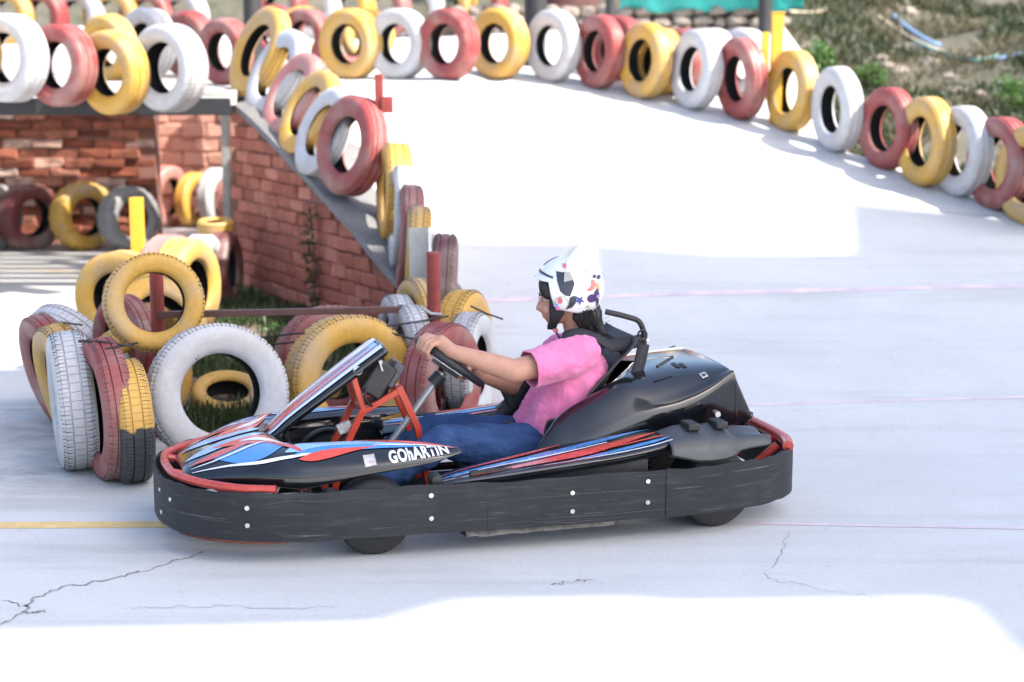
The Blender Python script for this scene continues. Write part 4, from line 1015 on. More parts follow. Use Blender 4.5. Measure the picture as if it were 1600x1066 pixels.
# ---- seat
SR = []
for s_, z, hwid, lip in ((.20, .17, .17, .01), (.10, .115, .19, .06), (-.02, .10, .20, .13), (-.10, .115, .205, .21), (-.17, .17, .21, .26), (-.24, .28, .21, .22), (-.31, .40, .205, .15), (-.38, .52, .19, .07), (-.44, .60, .175, .02), (-.475, .645, .16, .01)):
    fwd = .55 if s_ < -.1 else .15
    r = []
    for a in (-1.08, -1, -.9, -.6, 0, .6, .9, 1, 1.08):
        e = max(0, abs(a) - .6) / .4; sd_ = .55 if a > 0 else 1.0; r.append((s_ + sd_ * fwd * lip * min(1, e) ** 2, a * hwid, z + sd_ * lip * min(1.2, e) ** 1.6 * (1 if s_ > -.2 else .55)))
    SR.append(r)
m = MB(); m.grid(Loft(SR).rows(36, 32)); seat = m.build('seat', M['matblack'], kart, 60, solid=.008)
# ---- roll hoop behind the head, belt loop
for l in (.085,):
    m = MB(); m.tube(spline([(-.375, l * .75, .737), (-.46, l, .715), (-.505, l, .695), (-.525, l, .65), (-.525, l, .60), (-.50, l, .48)], 6), .011, 10); m.build('head_rest_tube', M['darksteel'], kart, 60)
m = MB(); m.tube([(-.525, .06, .63), (-.525, .13, .63)], .006, 8); m.build('hoop_bolt', M['chrome'], kart)
# ---- engine cover
CR = [[(-.01, .325, .268), (-.01, .328, .27), (-.01, .332, .27), (-.01, .336, .268), (-.01, .338, .265), (-.01, .336, .258)],
      [(-.07, .27, .325), (-.07, .285, .338), (-.07, .31, .328), (-.075, .345, .300), (-.08, .36, .278), (-.08, .345, .245)],
      [(-.14, .235, .385), (-.14, .26, .395), (-.145, .30, .375), (-.15, .35, .325), (-.155, .372, .292), (-.16, .35, .25)],
      [(-.25, .22, .445), (-.255, .25, .452), (-.26, .30, .43), (-.265, .35, .375), (-.27, .378, .325), (-.275, .352, .258)],
      [(-.36, .19, .490), (-.37, .23, .498), (-.38, .29, .475), (-.385, .345, .42), (-.39, .375, .36), (-.395, .345, .262)],
      [(-.45, .10, .515), (-.46, .19, .515), (-.47, .27, .49), (-.475, .335, .442), (-.48, .370, .388), (-.485, .335, .268)],
      [(-.53, 0, .525), (-.54, .15, .522), (-.56, .25, .502), (-.57, .32, .458), (-.58, .360, .408), (-.585, .325, .275)],
      [(-.68, 0, .535), (-.68, .14, .533), (-.68, .23, .520), (-.69, .295, .49), (-.69, .34, .445), (-.70, .305, .285)],
      [(-.79, 0, .537), (-.79, .13, .536), (-.79, .205, .532), (-.795, .265, .522), (-.80, .302, .50), (-.815, .285, .30)],
      [(-.806, 0, .532), (-.806, .13, .531), (-.806, .205, .527), (-.811, .265, .517), (-.816, .300, .494), (-.83, .283, .30)],
      [(-.822, 0, .50), (-.822, .13, .50), (-.822, .205, .496), (-.826, .263, .487), (-.83, .295, .465), (-.84, .281, .305)],
      [(-.896, 0, .365), (-.896, .13, .365), (-.896, .20, .36), (-.896, .25, .357), (-.892, .278, .352), (-.88, .277, .32)],
      [(-.902, 0, .35), (-.902, .13, .35), (-.902, .20, .347), (-.90, .25, .345), (-.895, .276, .342), (-.88, .275, .316)],
      [(-.862, 0, .26), (-.862, .12, .26), (-.862, .19, .262), (-.862, .235, .268), (-.86, .255, .275), (-.86, .26, .285)]]
cl_ = Loft(CR); crr = Loft([[(p[0], -p[1], p[2]) for p in r] for r in CR])
m = MB(); m.grid(cl_.rows(66, 30)); m.grid(crr.rows(66, 30)); cover = m.build('engine_cover', M['black'], kart, 38, merge=.0005, solid=.006, soff=-1)
sc2 = 1 if cl_.nrm(6, 2).z > 0 else -1
for k_ in range(2): cl_.decal([(6.6 + k_ * .16, 1.1 + .12 * k_, .28), (6.72 + k_ * .16, 1.1 + .12 * k_, .28)], sc2, .003, 2).build('vent_slot', M['matblack'], cover, 180)
cl_.decal([(7.0, 2.6, .22), (7.22, 2.6, .22)], sc2, .003, 3).build('small_label', M['sticker'], cover, 180)
cl_.decal([(7.05, 2.6, .1), (7.17, 2.6, .1)], sc2, .004, 3).build('small_label', M['matblack'], cover, 180)
m = MB(); m.tube([(-.52, .24, .545), (-.60, .20, .572)], .006, 8); m.build('cover_strut', M['matblack'], kart)

# ---- side pods (near and far) with stripes
def pod(sg):
    rws = []
    for s_, zi, zo, li, lo in ((.43, .225, .250, .48, .60), (.36, .235, .262, .41, .615), (.25, .248, .270, .375, .62), (0, .285, .290, .37, .62), (-.2, .312, .306, .37, .615), (-.36, .33, .322, .375, .60), (-.46, .338, .335, .40, .575)):
        li = li if sg > 0 else max(li, .47)
        rws.append([(s_, l if sg > 0 else fl(l), z) for l, z in ((li, zi - .03), (li, zi), (li + (lo - li) * .33, zi + (zo - zi) * .33 + .006), (li + (lo - li) * .66, zi + (zo - zi) * .66 + .006), (lo, zo), (lo + .006, zo - .012), (lo, zo - .03))])
    L_ = Loft(rws); mb = MB(); mb.grid(L_.rows(30, 24)); o = mb.build('side_pod', M['black'], kart, 45, solid=.006, soff=-1 if False else 0)
    sg2 = 1 if L_.nrm(3, 2.5).z > 0 else -1
    for path, mt, of in (([(.5, 3.3, .05), (1.2, 3.0, .25), (2.5, 2.5, .35), (4.0, 1.9, .3), (5.2, 1.4, .12), (5.8, 1.2, .04)], 'dblue', .005), ([(.3, 2.7, .03), (1.5, 2.2, .12), (2.6, 1.7, .22), (3.4, 1.3, .1)], 'dred', .006),
                         ([(1.6, 3.75, .02), (2.6, 3.4, .25), (3.6, 3.1, .45), (4.6, 2.6, .35), (5.6, 2.1, .1)], 'dred', .006), ([(.9, 3.55, .03), (2.0, 3.0, .08), (3.0, 2.75, .12), (4.2, 2.35, .06)], 'dwhite', .007),
                         ([(3.3, 3.75, .03), (4.3, 3.55, .16), (5.2, 3.4, .18), (5.9, 3.3, .05)], 'dblue', .006), ([(2.8, 3.9, .02), (4.2, 3.85, .07), (5.9, 3.8, .06)], 'dwhite', .007), ([(3.8, 3.2, .02), (4.8, 3.0, .1), (5.8, 2.9, .1)], 'dred', .0065)):
        L_.decal([(a_, b_, c_ * .78) for a_, b_, c_ in path], sg2, of, 8, 3).build('graphic_stripe', M[mt], o, 180)
    mb = MB(); mb.box((-.02, .585 if sg > 0 else fl(.585), .20), (.66, .02, .17)); mb.build('pod_skirt', M['matblack'], kart, bevel=.004)
    mb = MB(); mb.lathe([(0, .03), (.018, .028), (.024, .015), (.024, -.02), (.016, -.03), (0, -.03)], 12, Matrix.Identity(3)); k2 = mb.build('pod_clip', M['matblack'], o); k2.location = (.43, .575 if sg > 0 else fl(.575), .262)
    return o
pod(1); pod(-1)
# battered sheet under the pod
m = MB(); L = []
for i in range(20):
    s_ = .33 - .55 * i / 19; L.append([(s_, .60, .085), (s_, .61, .055 + .008 * noise.noise(Vector((i * .6, 0, 0)))), (s_, .50, .05)])
m.grid(L); m.build('under_sheet', M['undersheet'], kart, 60, solid=.002)
# ---- moulded wheel guard behind the pod
GR = []
for s_, a, b, c in ((-.43, .318, .345, .30), (-.49, .318, .362, .285), (-.53, .325, .366, .275), (-.57, .328, .368, .272), (-.60, .328, .364, .272), (-.64, .33, .366, .275), (-.67, .328, .362, .285), (-.69, .318, .348, .30), (-.74, .318, .35, .31), (-.80, .318, .345, .315), (-.815, .322, .338, .32)):
    GR.append([(s_, .42, a), (s_, .44, b - .006), (s_, .49, b), (s_, .545, b - .012), (s_, .60, (b + c) / 2 + .012), (s_, .625, c), (s_, .60, c - .01)])
m = MB(); m.grid(Loft(GR).rows(44, 18)); guard = m.build('wheel_guard', M['greyplastic'], kart, 45, solid=.006)
for s_ in (-.545, -.655):
    m = MB(); m.box((s_, .51, .376), (.045, .085, .026)); m.build('guard_clip', M['matblack'], guard, bevel=.005)
m = MB(); m.lathe([(0, .008), (.011, .008), (.013, 0), (.013, -.02)], 14); o = m.build('guard_bolt', M['chrome'], guard); o.location = (-.70, .40, .385)
# ---- engine block glimpsed below the cover
m = MB(); m.box((-.60, .12, .20), (.22, .24, .18)); m.box((-.60, -.18, .18), (.2, .2, .14)); m.build('engine', M['darksteel'], kart, bevel=.01)
for i in range(6):
    m = MB(); m.box((-.46, .16, .15 + i * .02), (.09, .2, .006)); m.build('cooling_fin', M['darksteel'], kart)
# ---- wheels
def wheel(s_, l, R, Wd, steer=0):
    root = empty('wheel', (s_, l, R), (0, 0, steer), kart); h = Wd / 2
    mb = MB(); mb.lathe([(R * .50, -h * .9), (R * .56, -h), (R * .8, -h), (R * .93, -h * .92), (R, -h * .7), (R, h * .7), (R * .93, h * .92), (R * .8, h), (R * .56, h), (R * .50, h * .9)], 56); mb.build('tyre', M['slick'], root, 40)
    mb = MB(); mb.lathe([(R * .52, -h * .9), (R * .48, -h * .8), (R * .44, -h * .4), (R * .3, -h * .1), (R * .3, h * .1), (R * .44, h * .4), (R * .48, h * .8), (R * .52, h * .9)], 40); mb.build('rim', M['darksteel'], root, 40)
    mb = MB(); mb.lathe([(0, h * .75), (R * .16, h * .72), (R * .2, h * .5), (R * .2, -h * .5), (0, -h * .5)], 24); mb.build('hub', M['steel'], root, 40)
wheel(.634, .49, .131, .135, rad(-6)); wheel(.634, -.31, .131, .12, rad(-6)); wheel(-.632, .49, .142, .18); wheel(-.632, -.30, .142, .15)
m = MB(); m.tube([(-.632, -.33, .142), (-.632, .5, .142)], .02, 14); m.build('rear_axle', M['darksteel'], kart)

# ================================================================== DRIVER
def capsule(mb, a, ra, b, rb, n=18, k=6):
    a, b = Vector(a), Vector(b); t = (b - a); L_ = t.length
    if L_ < 1e-5: t = Vector((0, 0, 1))
    t = t.normalized(); x = t.orthogonal().normalized(); y = t.cross(x); vs = []; rings = []
    for i in range(k + 1):
        th = -PI / 2 + PI / 2 * i / k; rings.append((a + t * ra * math.sin(th), ra * math.cos(th)))
    for i in range(k + 1):
        th = PI / 2 * i / k; rings.append((b + t * rb * math.sin(th), rb * math.cos(th)))
    for c, r in rings:
        r = max(r, 1e-4); vs += [c + (x * math.cos(2 * PI * j / n) + y * math.sin(2 * PI * j / n)) * r for j in range(n)]
    fs = [(i * n + j, i * n + (j + 1) % n, (i + 1) * n + (j + 1) % n, (i + 1) * n + j) for i in range(len(rings) - 1) for j in range(n)]
    fs += [tuple(reversed(range(n))), tuple((len(rings) - 1) * n + j for j in range(n))]; mb.add(vs, fs)
def ellip(mb, c, r, R=None, n=24):
    c = Vector(c); R = R if R is not None else Matrix.Identity(3); vs = []; k = 14
    for i in range(k + 1):
        th = -PI / 2 + PI * i / k
        for j in range(n): vs.append(c + R @ Vector((r[0] * max(math.cos(th), 1e-4) * math.cos(2 * PI * j / n), r[1] * max(math.cos(th), 1e-4) * math.sin(2 * PI * j / n), r[2] * math.sin(th))))
    mb.add(vs, [(i * n + j, i * n + (j + 1) % n, (i + 1) * n + (j + 1) % n, (i + 1) * n + j) for i in range(k) for j in range(n)] + [tuple(reversed(range(n))), tuple(k * n + j for j in range(n))])
def blob(name, mb, mat, parent, voxel=.006, it=6, fac=.5, cuts=(), solid=0, fold=0, fscale=.08):
    me = bpy.data.meshes.new(name); me.from_pydata(mb.v, [], mb.f); o = bpy.data.objects.new(name, me); col.objects.link(o)
    bm = bmesh.new(); bm.from_mesh(me); bmesh.ops.recalc_face_normals(bm, faces=bm.faces); bm.to_mesh(me); bm.free()
    r = o.modifiers.new('r', 'REMESH'); r.mode = 'VOXEL'; r.voxel_size = voxel
    s_ = o.modifiers.new('s', 'SMOOTH'); s_.iterations = it; s_.factor = fac
    bpy.context.view_layer.update(); dg = bpy.context.evaluated_depsgraph_get()
    m2_ = bpy.data.meshes.new_from_object(o.evaluated_get(dg)); bpy.data.objects.remove(o); bpy.data.meshes.remove(me)
    bm = bmesh.new(); bm.from_mesh(m2_)
    if fold:
        bm.normal_update()
        for v_ in bm.verts:
            q = v_.co
            f_ = noise.noise(Vector((q.x, q.y, q.z)) / fscale) + .6 * abs(noise.noise(Vector((q.x + q.z * .8, q.y * .6, q.z - q.x * .8)) / fscale * 1.7)) - .2
            v_.co = q + v_.normal * fold * f_
    for co, no in cuts:
        bmesh.ops.bisect_plane(bm, geom=bm.verts[:] + bm.edges[:] + bm.faces[:], plane_co=co, plane_no=no, clear_outer=True)
    bm.to_mesh(m2_); bm.free(); m2_.name = name; m2_.polygons.foreach_set('use_smooth', [True] * len(m2_.polygons)); m2_.materials.clear(); m2_.materials.append(mat)
    o = bpy.data.objects.new(name, m2_); link(o, parent)
    if solid: q = o.modifiers.new('so', 'SOLIDIFY'); q.thickness = solid; q.offset = -1
    return o
person = empty('person', KO, (0, 0, PI + TH)); tag(person, 'person in pink T-shirt, jeans and white sticker-covered helmet driving the kart', 'person')
# head frame: faces straight to the left of the photo
HC = K(890, 450, 0.0); HR = Matrix.Rotation(-TH, 3, 'Z'); SCH = 1 / 412
def Hd(x, y, z): return HC + HR @ Vector((x, y, z))
def Hp(px, py, y=0): return Hd((890 - px) * SCH, y, (450 - py) * SCH)

# joints
shL = K(908, 553, .165); elL = K(803, 580, .215); wrL = K(706, 549, .135)
shR = Vector((-.28, -.165, .555)); elR = K(818, 606, -.215); wrR = K(756, 588, -.13)
chest = K(897, 575, 0); belly = K(862, 640, 0); hip = K(845, 685, 0)
body = MB()
# torso core + neck + head, arms, hands: one skin surface
capsule(body, hip, .08, belly, .08); capsule(body, belly, .08, chest, .085); capsule(body, chest + Vector((0, .08, .02)), .08, chest + Vector((0, -.08, .02)), .08)
nb = K(903, 527, 0); capsule(body, chest + Vector((-.01, 0, .06)), .06, nb, .05); capsule(body, nb, .05, Hd(-.015, 0, -.085), .05)
for s_, sh in ((1, shL), (-1, shR)): capsule(body, chest + Vector((-.01, 0, .06)), .055, sh, .052)
ellip(body, Hd(.018, 0, .005), (.093, .074, .11), HR); ellip(body, Hd(.052, 0, -.075), (.060, .056, .066), HR); ellip(body, Hd(.066, 0, -.118), (.026, .027, .024), HR)
ellip(body, Hd(.077, 0, -.027), (.034, .055, .022), HR)
capsule(body, Hp(846, 468), .009, Hp(841.5, 482), .0125, 14); ellip(body, Hp(846, 485), (.012, .017, .009), HR)
ellip(body, Hp(849.5, 489.5), (.010, .024, .0055), HR); ellip(body, Hp(850.5, 496), (.009, .021, .0055), HR)
for s_ in (1, -1):
    ellip(body, Hp(857, 482, .034 * s_), (.026, .022, .024), HR)
capsule(body, shL, .053, elL, .044); capsule(body, elL, .044, elL.lerp(wrL, .35), .041); capsule(body, elL.lerp(wrL, .35), .041, wrL, .0265)
capsule(body, shR, .053, elR, .044); capsule(body, elR, .044, elR.lerp(wrR, .35), .041); capsule(body, elR.lerp(wrR, .35), .041, wrR, .027)
def hand(phi, wr, side):
    """grip on the wheel rim at angle phi; side = +1 left hand"""
    e = E1 * math.cos(phi) + E2 * math.sin(phi); T = -E1 * math.sin(phi) + E2 * math.cos(phi); Q = WC + e * WR
    if (wr - Q).dot(T) * 0 != 0: pass
    kn = []
    dirw = (wr - Q).normalized()
    across = T if side > 0 else -T                     # index finger side towards the thumb (up the wheel)
    pal = Q + WN * .030 + e * .004
    capsule(body, wr, .027, pal + dirw * .03, .027, 14)
    for i in range(4):
        o_ = T * (.030 - .020 * i)
        ln = (.95, 1.05, 1.0, .85)[i] if side > 0 else (.85, 1.0, 1.05, .95)[i]
        k0 = Q + o_ + WN * (.036 - .002 * abs(i - 1.5)) + e * .018; k1 = Q + o_ * 1.02 + WN * .012 + e * (.040 * ln); k2 = Q + o_ * .98 - WN * .018 + e * (.033 * ln); k3 = Q + o_ * .95 - WN * .032 + e * .008
        capsule(body, pal + o_ * .6 + dirw * .028, .017, k0, .0125, 12); capsule(body, k0, .0125, k1, .0102, 12); capsule(body, k1, .0102, k2, .009, 12); capsule(body, k2, .009, k3, .0078, 12)
    th0 = pal + dirw * .03 - e * .012 + T * .018 * side; th1 = Q + WN * .026 - e * .022 + T * .035 * side; th2 = Q + WN * .006 - e * .028 + T * .048 * side
    capsule(body, th0, .0135, th1, .011, 12); capsule(body, th1, .011, th2, .0085, 12)
hand(rad(33), wrL, 1); hand(rad(-128), wrR, -1)
skin = blob('body', body, M['skin'], person, .0042, 4, .5)
# eyes, brows, lips
for s_ in (1, -1):
    m = MB(); ellip(m, Hp(850.5, 467.5, .030 * s_), (.0090, .0110, .0055), HR); m.build('eye', M['sticker'], person, 180)
    m = MB(); ellip(m, Hp(847.2, 467.5, .031 * s_), (.004, .006, .006), HR); m.build('pupil', M['hair'], person, 180)
    m = MB(); m.tube(spline([Hp(842.5, 461.5, .014 * s_), Hp(843.5, 459.5, .03 * s_), Hp(850, 461, .052 * s_)], 5), [.003] * 10 + [.0012], 6); m.build('eyebrow', M['hair'], person, 60)
m = MB(); m.tube(spline([Hp(848.5, 493, 0), Hp(851, 492, .018), Hp(857, 488.5, .030)], 5), [.003] * 10 + [.001], 6); m.build('mouth', M['coral'], person, 60)
# spectacles
gl = empty('spectacles', Hp(842, 467, 0)); gl.parent = None
gl.location = KO + Matrix.Rotation(PI + TH, 3, 'Z') @ Hp(842, 467, 0); gl.rotation_euler = (0, 0, PI + TH); tag(gl, 'thin wire spectacles worn by the kart driver', 'glasses')
g0 = Hp(842, 467, 0)
for s_ in (1, -1):
    m = MB(); m.tube([HR @ Vector((0, .031 * s_ + .021 * math.cos(a), .014 * math.sin(a))) for a in [2 * PI * i / 20 for i in range(20)]], .0012, 6, closed=True); m.build('lens_rim', M['steel'], gl, 80)
    m = MB(); m.tube([HR @ Vector((0, .052 * s_, .004)), HR @ Vector((-.03, .067 * s_, .004)), HR @ Vector((-.09, .074 * s_, .0))], .0013, 6); m.build('temple_arm', M['steel'], gl, 80)
# ---- hair
hb = MB()
for s_ in (1, -1):
    ellip(hb, Hp(855, 448, .052 * s_), (.034, .026, .042), HR); ellip(hb, Hp(866, 468, .062 * s_), (.02, .018, .04), HR)
ellip(hb, Hd(.0, 0, .0), (.090, .080, .09), HR)
hs = [Hp(915, 480, 0), Hp(922, 500, .01), Hp(930, 518, .02), Hp(948, 535, .03)]
for i in range(3): capsule(hb, hs[i], (.060, .052, .036)[i], hs[i + 1], (.052, .036, .02)[i])
capsule(hb, hs[3], .02, Hp(970, 546, .05), .011); capsule(hb, Hp(905, 490, .05), .03, Hp(918, 515, .055), .024); capsule(hb, Hp(918, 515, .055), .024, Hp(940, 532, .06), .013)
blob('hair', hb, M['hair'], person, .006, 5, .5, fold=.006, fscale=.03)
m = MB()
for i in range(150):                                    # fine strands over the mass of hair
    j = random.uniform(-1, 1); y0 = random.uniform(.0, .085); a_ = Hp(905 + 22 * abs(j) * random.random() + random.uniform(-6, 12), 480, y0)
    mid = Hp(921 + random.uniform(-13, 14), 505 + random.uniform(-6, 6), y0 * .9 + .005); lo_ = Hp(934 + random.uniform(-12, 14), 522 + random.uniform(-5, 5), y0 * .6 + .02); en = Hp(955 + random.uniform(-18, 22), 540 + random.uniform(-10, 6), .045 + random.uniform(-.02, .02))
    m.tube(spline([a_, mid, lo_, en], 4), [.0022] * 10 + [.0015, .001, .0006], 4)
for i in range(7):
    a = Hp(930 + random.uniform(-4, 6), 500 + random.uniform(-8, 10), random.uniform(.02, .07)); b = a + HR @ Vector((-.025 - random.uniform(0, .03), 0, random.uniform(-.02, .02))); c = b + HR @ Vector((-.018, 0, random.uniform(0, .025)))
    m.tube(spline([a, b, c], 4), .0005, 4)
tag(m.build('hair_strands', M['hair'], person, 80), kind='stuff')
# ---- T-shirt
sb = MB()
for s_ in (1, -1):
    capsule(sb, hip + Vector((.005, .075 * s_, -.01)), .108, belly + Vector((0, .075 * s_, 0)), .106); capsule(sb, belly + Vector((0, .075 * s_, 0)), .106, chest + Vector((0, .085 * s_, -.01)), .108)
    capsule(sb, chest + Vector((0, .085 * s_, -.01)), .108, (shL if s_ > 0 else shR) + Vector((0, -.03 * s_, -.005)), .068)
    ellip(sb, chest + Vector((.075, .075 * s_, -.02)), (.06, .07, .075))
slL = shL.lerp(elL, .78); slR = shR.lerp(elR, .68)
capsule(sb, shL, .076, slL + Vector((0, .004, -.008)), .074); capsule(sb, slL + Vector((0, .004, -.008)), .074, shL.lerp(elL, 1.0) + Vector((0, .004, -.012)), .075)
capsule(sb, shR, .068, slR, .066); capsule(sb, slR, .066, shR.lerp(elR, .95), .066)
capsule(sb, chest + Vector((-.015, 0, .05)), .085, nb + Vector((0, 0, -.02)), .058)
nd = (Hd(-.01, 0, -.09) - nb).normalized()
shirt = blob('t_shirt', sb, M['pink'], person, .006, 6, .5, fold=.011, fscale=.055)
bm = bmesh.new(); bm.from_mesh(shirt.data)              # open the sleeves with a slanted hem, and the waist
def sleeve_cut(co, no, ctr, rr):
    fs = [f for f in bm.faces if (f.calc_center_median() - co).dot(no) > 0 and (f.calc_center_median() - ctr).length < rr]
    bmesh.ops.delete(bm, geom=fs, context='FACES')
for sh, el, sl in ((shL, elL, slL), (shR, elR, slR)):
    no = (el - sh).normalized(); geom = [g for g in bm.verts[:] + bm.edges[:] + bm.faces[:]]
    near = [f for f in bm.faces if (f.calc_center_median() - el).length < .16]; ve = list({v_ for f in near for v_ in f.verts}); ee = list({e for f in near for e in f.edges})
    bmesh.ops.bisect_plane(bm, geom=ve + ee + near, plane_co=sl, plane_no=no); sleeve_cut(sl, no, el, .17)
near = [f for f in bm.faces if (f.calc_center_median() - nb - nd * .02).length < .085]; ve = list({v_ for f in near for v_ in f.verts}); ee = list({e for f in near for e in f.edges})
bmesh.ops.bisect_plane(bm, geom=ve + ee + near, plane_co=nb + nd * .004, plane_no=nd); sleeve_cut(nb + nd * .004, nd, nb + nd * .02, .08)
bm.to_mesh(shirt.data); bm.free(); q = shirt.modifiers.new('so', 'SOLIDIFY'); q.thickness = .004; q.offset = -1
# collar band
m = MB(); cc = nb + nd * .010; x_ = nd.orthogonal().normalized(); y_ = nd.cross(x_)
m.tube([cc + (x_ * math.cos(a) + y_ * math.sin(a)) * .062 for a in [2 * PI * i / 28 for i in range(28)]], .006, 8, closed=True); m.build('collar', M['pink'], person, 80)
# ---- jeans
jb = MB(); hipL = K(836, 702, .10); knL = K(690, 690, .165); anL = K(575, 765, .165); hipR = K(836, 690, -.09); knR = K(672, 672, -.10); anR = K(560, 730, -.13)
for hp_, kn_, an_ in ((hipL, knL, anL), (hipR, knR, anR)):
    capsule(jb, hp_, .098, kn_.lerp(hp_, .35), .079); capsule(jb, kn_.lerp(hp_, .35), .079, kn_, .064); capsule(jb, kn_, .064, kn_.lerp(an_, .4), .058); capsule(jb, kn_.lerp(an_, .4), .058, an_, .052)
capsule(jb, hipL + Vector((-.03, -.02, 0)), .105, hipR + Vector((-.03, .02, 0)), .105)
blob('jeans', jb, M['denim'], person, .006, 7, .5, fold=.008, fscale=.06)
for an_ in (anL, anR):
    sbm = MB(); capsule(sbm, an_ + Vector((.0, 0, -.02)), .042, an_ + Vector((.10, 0, -.035)), .036); capsule(sbm, an_ + Vector((.10, 0, -.035)), .036, an_ + Vector((.15, 0, -.01)), .03)
    blob('shoe', sbm, M['matblack'], person, .006, 4)
# belt of dark fabric at the waist
m = MB(); m.tube(spline([K(792, 661, .02), K(812, 672, .06), K(828, 685, .14)], 5), .018, 8); m.build('waist_pouch', M['strap'], person, 60)
# ---- seat belt (part of the kart)
def ribbon(pts, wd, side, name, parent, th=.003):
    P_ = spline(pts, 6); rws = []
    for i, p in enumerate(P_):
        sv = Vector(side[min(len(side) - 1, int(i / 6))]).normalized() * wd / 2; rws.append([p - sv, p + sv])
    mb = MB(); mb.grid(rws); return mb.build(name, M['strap'], parent, 180, solid=th)
ribbon([K(868, 546, .13), K(880, 528, .145), K(905, 521, .150), K(935, 529, .150), K(958, 540, .140), (-.505, .118, .628)], .05, [(.4, .6, -.5), (.1, .75, -.6), (0, .75, -.65), (0, .7, -.7), (0, .5, -.85), (0, .3, -1)], 'seat_belt', kart)
ribbon([(-.51, .125, .615), (-.47, .165, .52), (-.40, .205, .43), (-.35, .225, .40)], .05, [(1, .1, .25), (1, .1, .3), (1, .1, .4)], 'seat_belt', kart)
ribbon([K(830, 594, -.14), K(812, 625, -.17), K(795, 650, -.19)], .05, [(1, 0, .4)], 'seat_belt', kart)
m = MB(); m.tube([Vector((-.505, .118 + .0, .648)) + Vector((.018 * math.cos(a), .004, .02 * math.sin(a))) for a in [2 * PI * i / 20 for i in range(20)]], .004, 6, closed=True); m.build('belt_ring', M['darksteel'], kart, 80)

# ---- helmet (worn, a thing of its own)
hel = empty('helmet', KO + Matrix.Rotation(PI + TH, 3, 'Z') @ HC); hel.rotation_euler = (0, 0, PI + TH - TH)
tag(hel, 'white open-face helmet with black patches, stickers and a raised clear visor', 'helmet')
def zlow(phi):
    a = abs(phi); return .047 - .012 * smooth(0, 50, a) - .107 * smooth(50, 63, a) - .014 * smooth(63, 110, a)
AX, AY, AZ = .133, .118, .124
def hshell(phi, t, off=0):
    """phi degrees from the front, positive = driver's left; t 0 crown .. 1 lower edge"""
    zl = zlow(phi); tm = math.acos(max(-1, min(1, zl / AZ))); th = tm * t; c, s_ = math.cos(rad(phi)), math.sin(rad(phi))
    r = math.sin(th) ** .9; ax = AX + off; ay = AY + off
    flare = .012 * smooth(.8, 1, t) * smooth(70, 20, abs(phi))
    return Vector(((ax + flare) * r * c, ay * r * s_, (AZ + off) * math.cos(th)))
m = MB(); m.grid([[hshell(-180 + 3 * i, j / 34) for j in range(35)] for i in range(121)]); shell = m.build('helmet_shell', M['helmet'], hel, 180, merge=.0004, solid=.016, soff=-1)
def hz_t(phi, z): return math.acos(max(-1, min(1, z / AZ))) / math.acos(zlow(phi) / AZ)
def hpx(px, py, off=.0022):                             # photo pixel on the near side of the shell
    x = (890 - px) * SCH; z = (450 - py) * SCH; r = math.sin(math.acos(max(-1, min(1, z / AZ)))) ** .9
    c = max(-1, min(1, x / (AX * r))); return hshell(math.degrees(math.acos(c)), min(1, hz_t(math.degrees(math.acos(c)), z)), off)
def patch(pix, mat, name='sticker', off=.0022):
    cxp = sum(p[0] for p in pix) / len(pix); cyp = sum(p[1] for p in pix) / len(pix); mb = MB(); rings = []
    P_ = []
    for i in range(len(pix)):
        a, b = pix[i], pix[(i + 1) % len(pix)]
        for k_ in range(4): P_.append((a[0] + (b[0] - a[0]) * k_ / 4, a[1] + (b[1] - a[1]) * k_ / 4))
    P_.append(P_[0])
    for s_ in (1, .66, .33, .01): rings.append([hpx(cxp + (p[0] - cxp) * s_, cyp + (p[1] - cyp) * s_, off) for p in P_])
    mb.grid(rings); return mb.build(name, M[mat], shell, 180)
patch([(868, 419), (878, 420.5), (888.5, 419), (892, 427), (896, 437), (893, 446), (889, 456.5), (881, 455), (874, 449), (869, 432)], 'slate')
patch([(889, 458), (895, 455.5), (900, 457), (898, 467), (893, 474), (883, 478), (887, 470)], 'slate')
def circ(x, y, r, n=12, e=1): return [(x + r * math.cos(2 * PI * i / n), y + r * e * math.sin(2 * PI * i / n)) for i in range(n)]
def star(x, y, r, rot=0): return [(x + (r if i % 2 == 0 else r * .45) * math.cos(rot + PI * i / 5), y + (r if i % 2 == 0 else r * .45) * math.sin(rot + PI * i / 5)) for i in range(10)]
patch(circ(876, 467, 11), 'paleg', off=.002); patch(circ(876, 467, 9.6), 'helmet', off=.003)
patch(circ(868, 471, 3.5), 'lilac', off=.004); patch(circ(874, 463, 4, 8, 1.4), 'coral', off=.004); patch(circ(871, 476, 3), 'pink', off=.004); patch(circ(866, 467, 2.5), 'paleg', off=.004)
patch(star(904, 463, 8, .3), 'violet'); patch(star(881, 411, 5, .2), 'coral'); patch(circ(884, 414, 2), 'coral'); patch(star(915, 419.5, 4.5, .5), 'coral')
patch([(922, 432), (927, 433), (929, 440), (926, 447), (920, 450), (914, 448), (921, 442)], 'coral'); patch(circ(923, 461, 7.5, 12, .9), 'purple'); patch([(926, 452), (932, 446), (935, 455), (933, 466), (930, 470)], 'purple', off=.003)
patch([(930, 436), (934, 440), (936, 448), (933, 453), (929, 446)], 'tan'); patch(circ(933, 459, 3, 8), 'lilac', off=.004); patch(circ(934, 430, 3.5, 8), 'purple'); patch(circ(927, 428, 3, 8), 'slate'); patch(circ(917, 474, 3, 8), 'paleg'); patch(circ(918.5, 475.5, 1.3, 8), 'tan', off=.003)
patch([(932, 466), (935, 462), (934, 474), (930, 476)], 'slate')
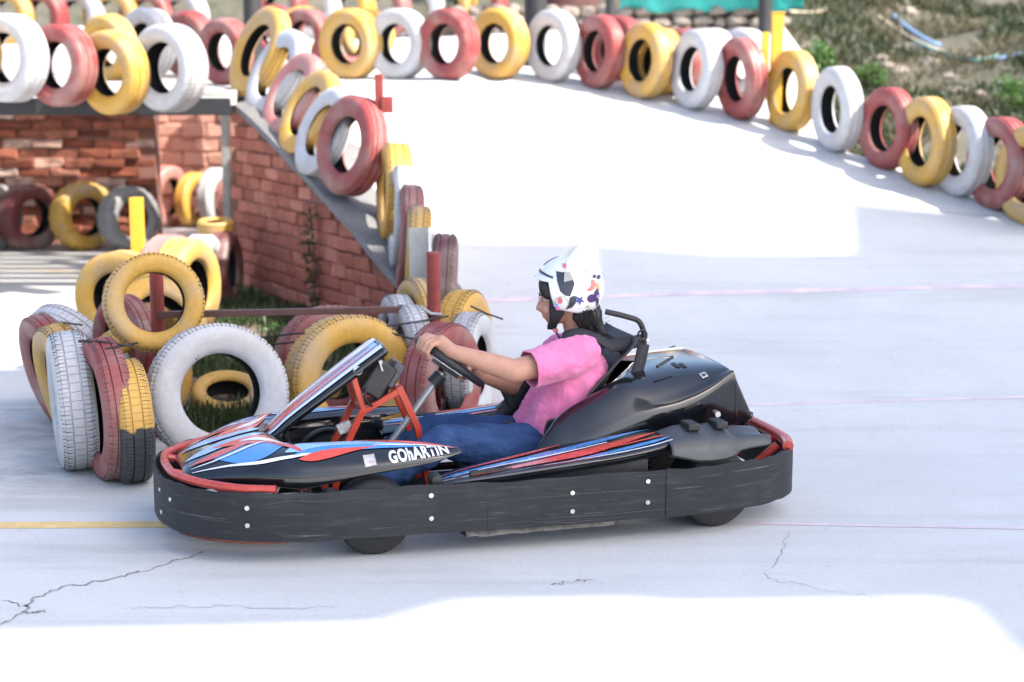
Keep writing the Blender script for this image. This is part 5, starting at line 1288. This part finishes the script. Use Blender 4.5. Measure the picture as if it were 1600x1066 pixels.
# dark slot line over the brow, both sides
L = []
for i in range(25):
    ph = -58 + 116 * i / 24; z = .050 + .018 * math.cos(rad(ph * 1.5)); t0 = hz_t(ph, z + .0035); t1 = hz_t(ph, z - .0035); L.append([hshell(ph, min(.995, t0), .003), hshell(ph, min(.998, t1), .003)])
m = MB(); m.grid(L); m.build('visor_slot', M['slate'], shell, 180)
# lilac crown band
m = MB(); m.grid([[hshell(-52 + 8 * i, .30 + .05 * j, .003) for j in range(9)] for i in range(7)]); m.build('crown_graphic', M['lilac'], shell, 180)
# raised visor
rws = []
for i in range(19):
    w_ = i / 18; xb = -.131 + .004 * w_ + .030 * w_ ** 2.2; zb = .0 + .216 * w_; hwv = .118 * (1 - w_ ** 3.2) ** .6 + .004; dep = .15 * (1 - w_ ** 3.4) ** .8 + .006
    rws.append([(xb + dep * (1 - math.cos(a)) / (1 - math.cos(1.35)), hwv * math.sin(a) / math.sin(1.35) * 1.06, zb - .012 * (1 - math.cos(a)) * w_) for a in [-1.35 + 2.7 * k_ / 24 for k_ in range(25)]])
m = MB(); m.grid([[Vector(p) + Vector((0, 0, -.03 * (k_ / 12 - 1) ** 2 * (1 - i / 12))) for k_, p in enumerate(r)] for i, r in enumerate(rws[6:])]); m.build('raised_visor', M['visor'], hel, 180)
# padding below the shell, chin strap and buckle
m = MB(); m.tube([hshell(-64 + 0, 1) * .93 + Vector((0, 0, 0))] + [hshell(ph, .985, -.012) for ph in range(66, 296, 10)], .011, 8); m.build('edge_trim', M['strap'], hel, 80)
def hl(px, py, y=0): return Vector(((890 - px) * SCH, y, (450 - py) * SCH))
for s_ in (1, -1):
    m = MB(); L = [[hl(857, 476, .076 * s_), hl(883, 478, .094 * s_)], [hl(858, 490, .066 * s_), hl(880, 488, .08 * s_)], [hl(857, 504, .048 * s_), hl(872, 502, .056 * s_)], [hl(855, 513, .02 * s_), hl(868, 514, .022 * s_)], [hl(855, 514, 0), hl(868, 515.5, 0)]]
    m.grid(Loft(L).rows(16, 4)); m.build('chin_strap', M['strap'], hel, 180, solid=.008)
m = MB(); m.box(hl(868, 516, .03), (.02, .012, .015)); m.build('strap_buckle', M['coral'], hel, bevel=.003)
m = MB(); m.tube(spline([hl(868, 518, .03), hl(874, 528, .05), hl(873, 534, .06)], 4), .004, 6); m.build('strap_end', M['strap'], hel, 80)
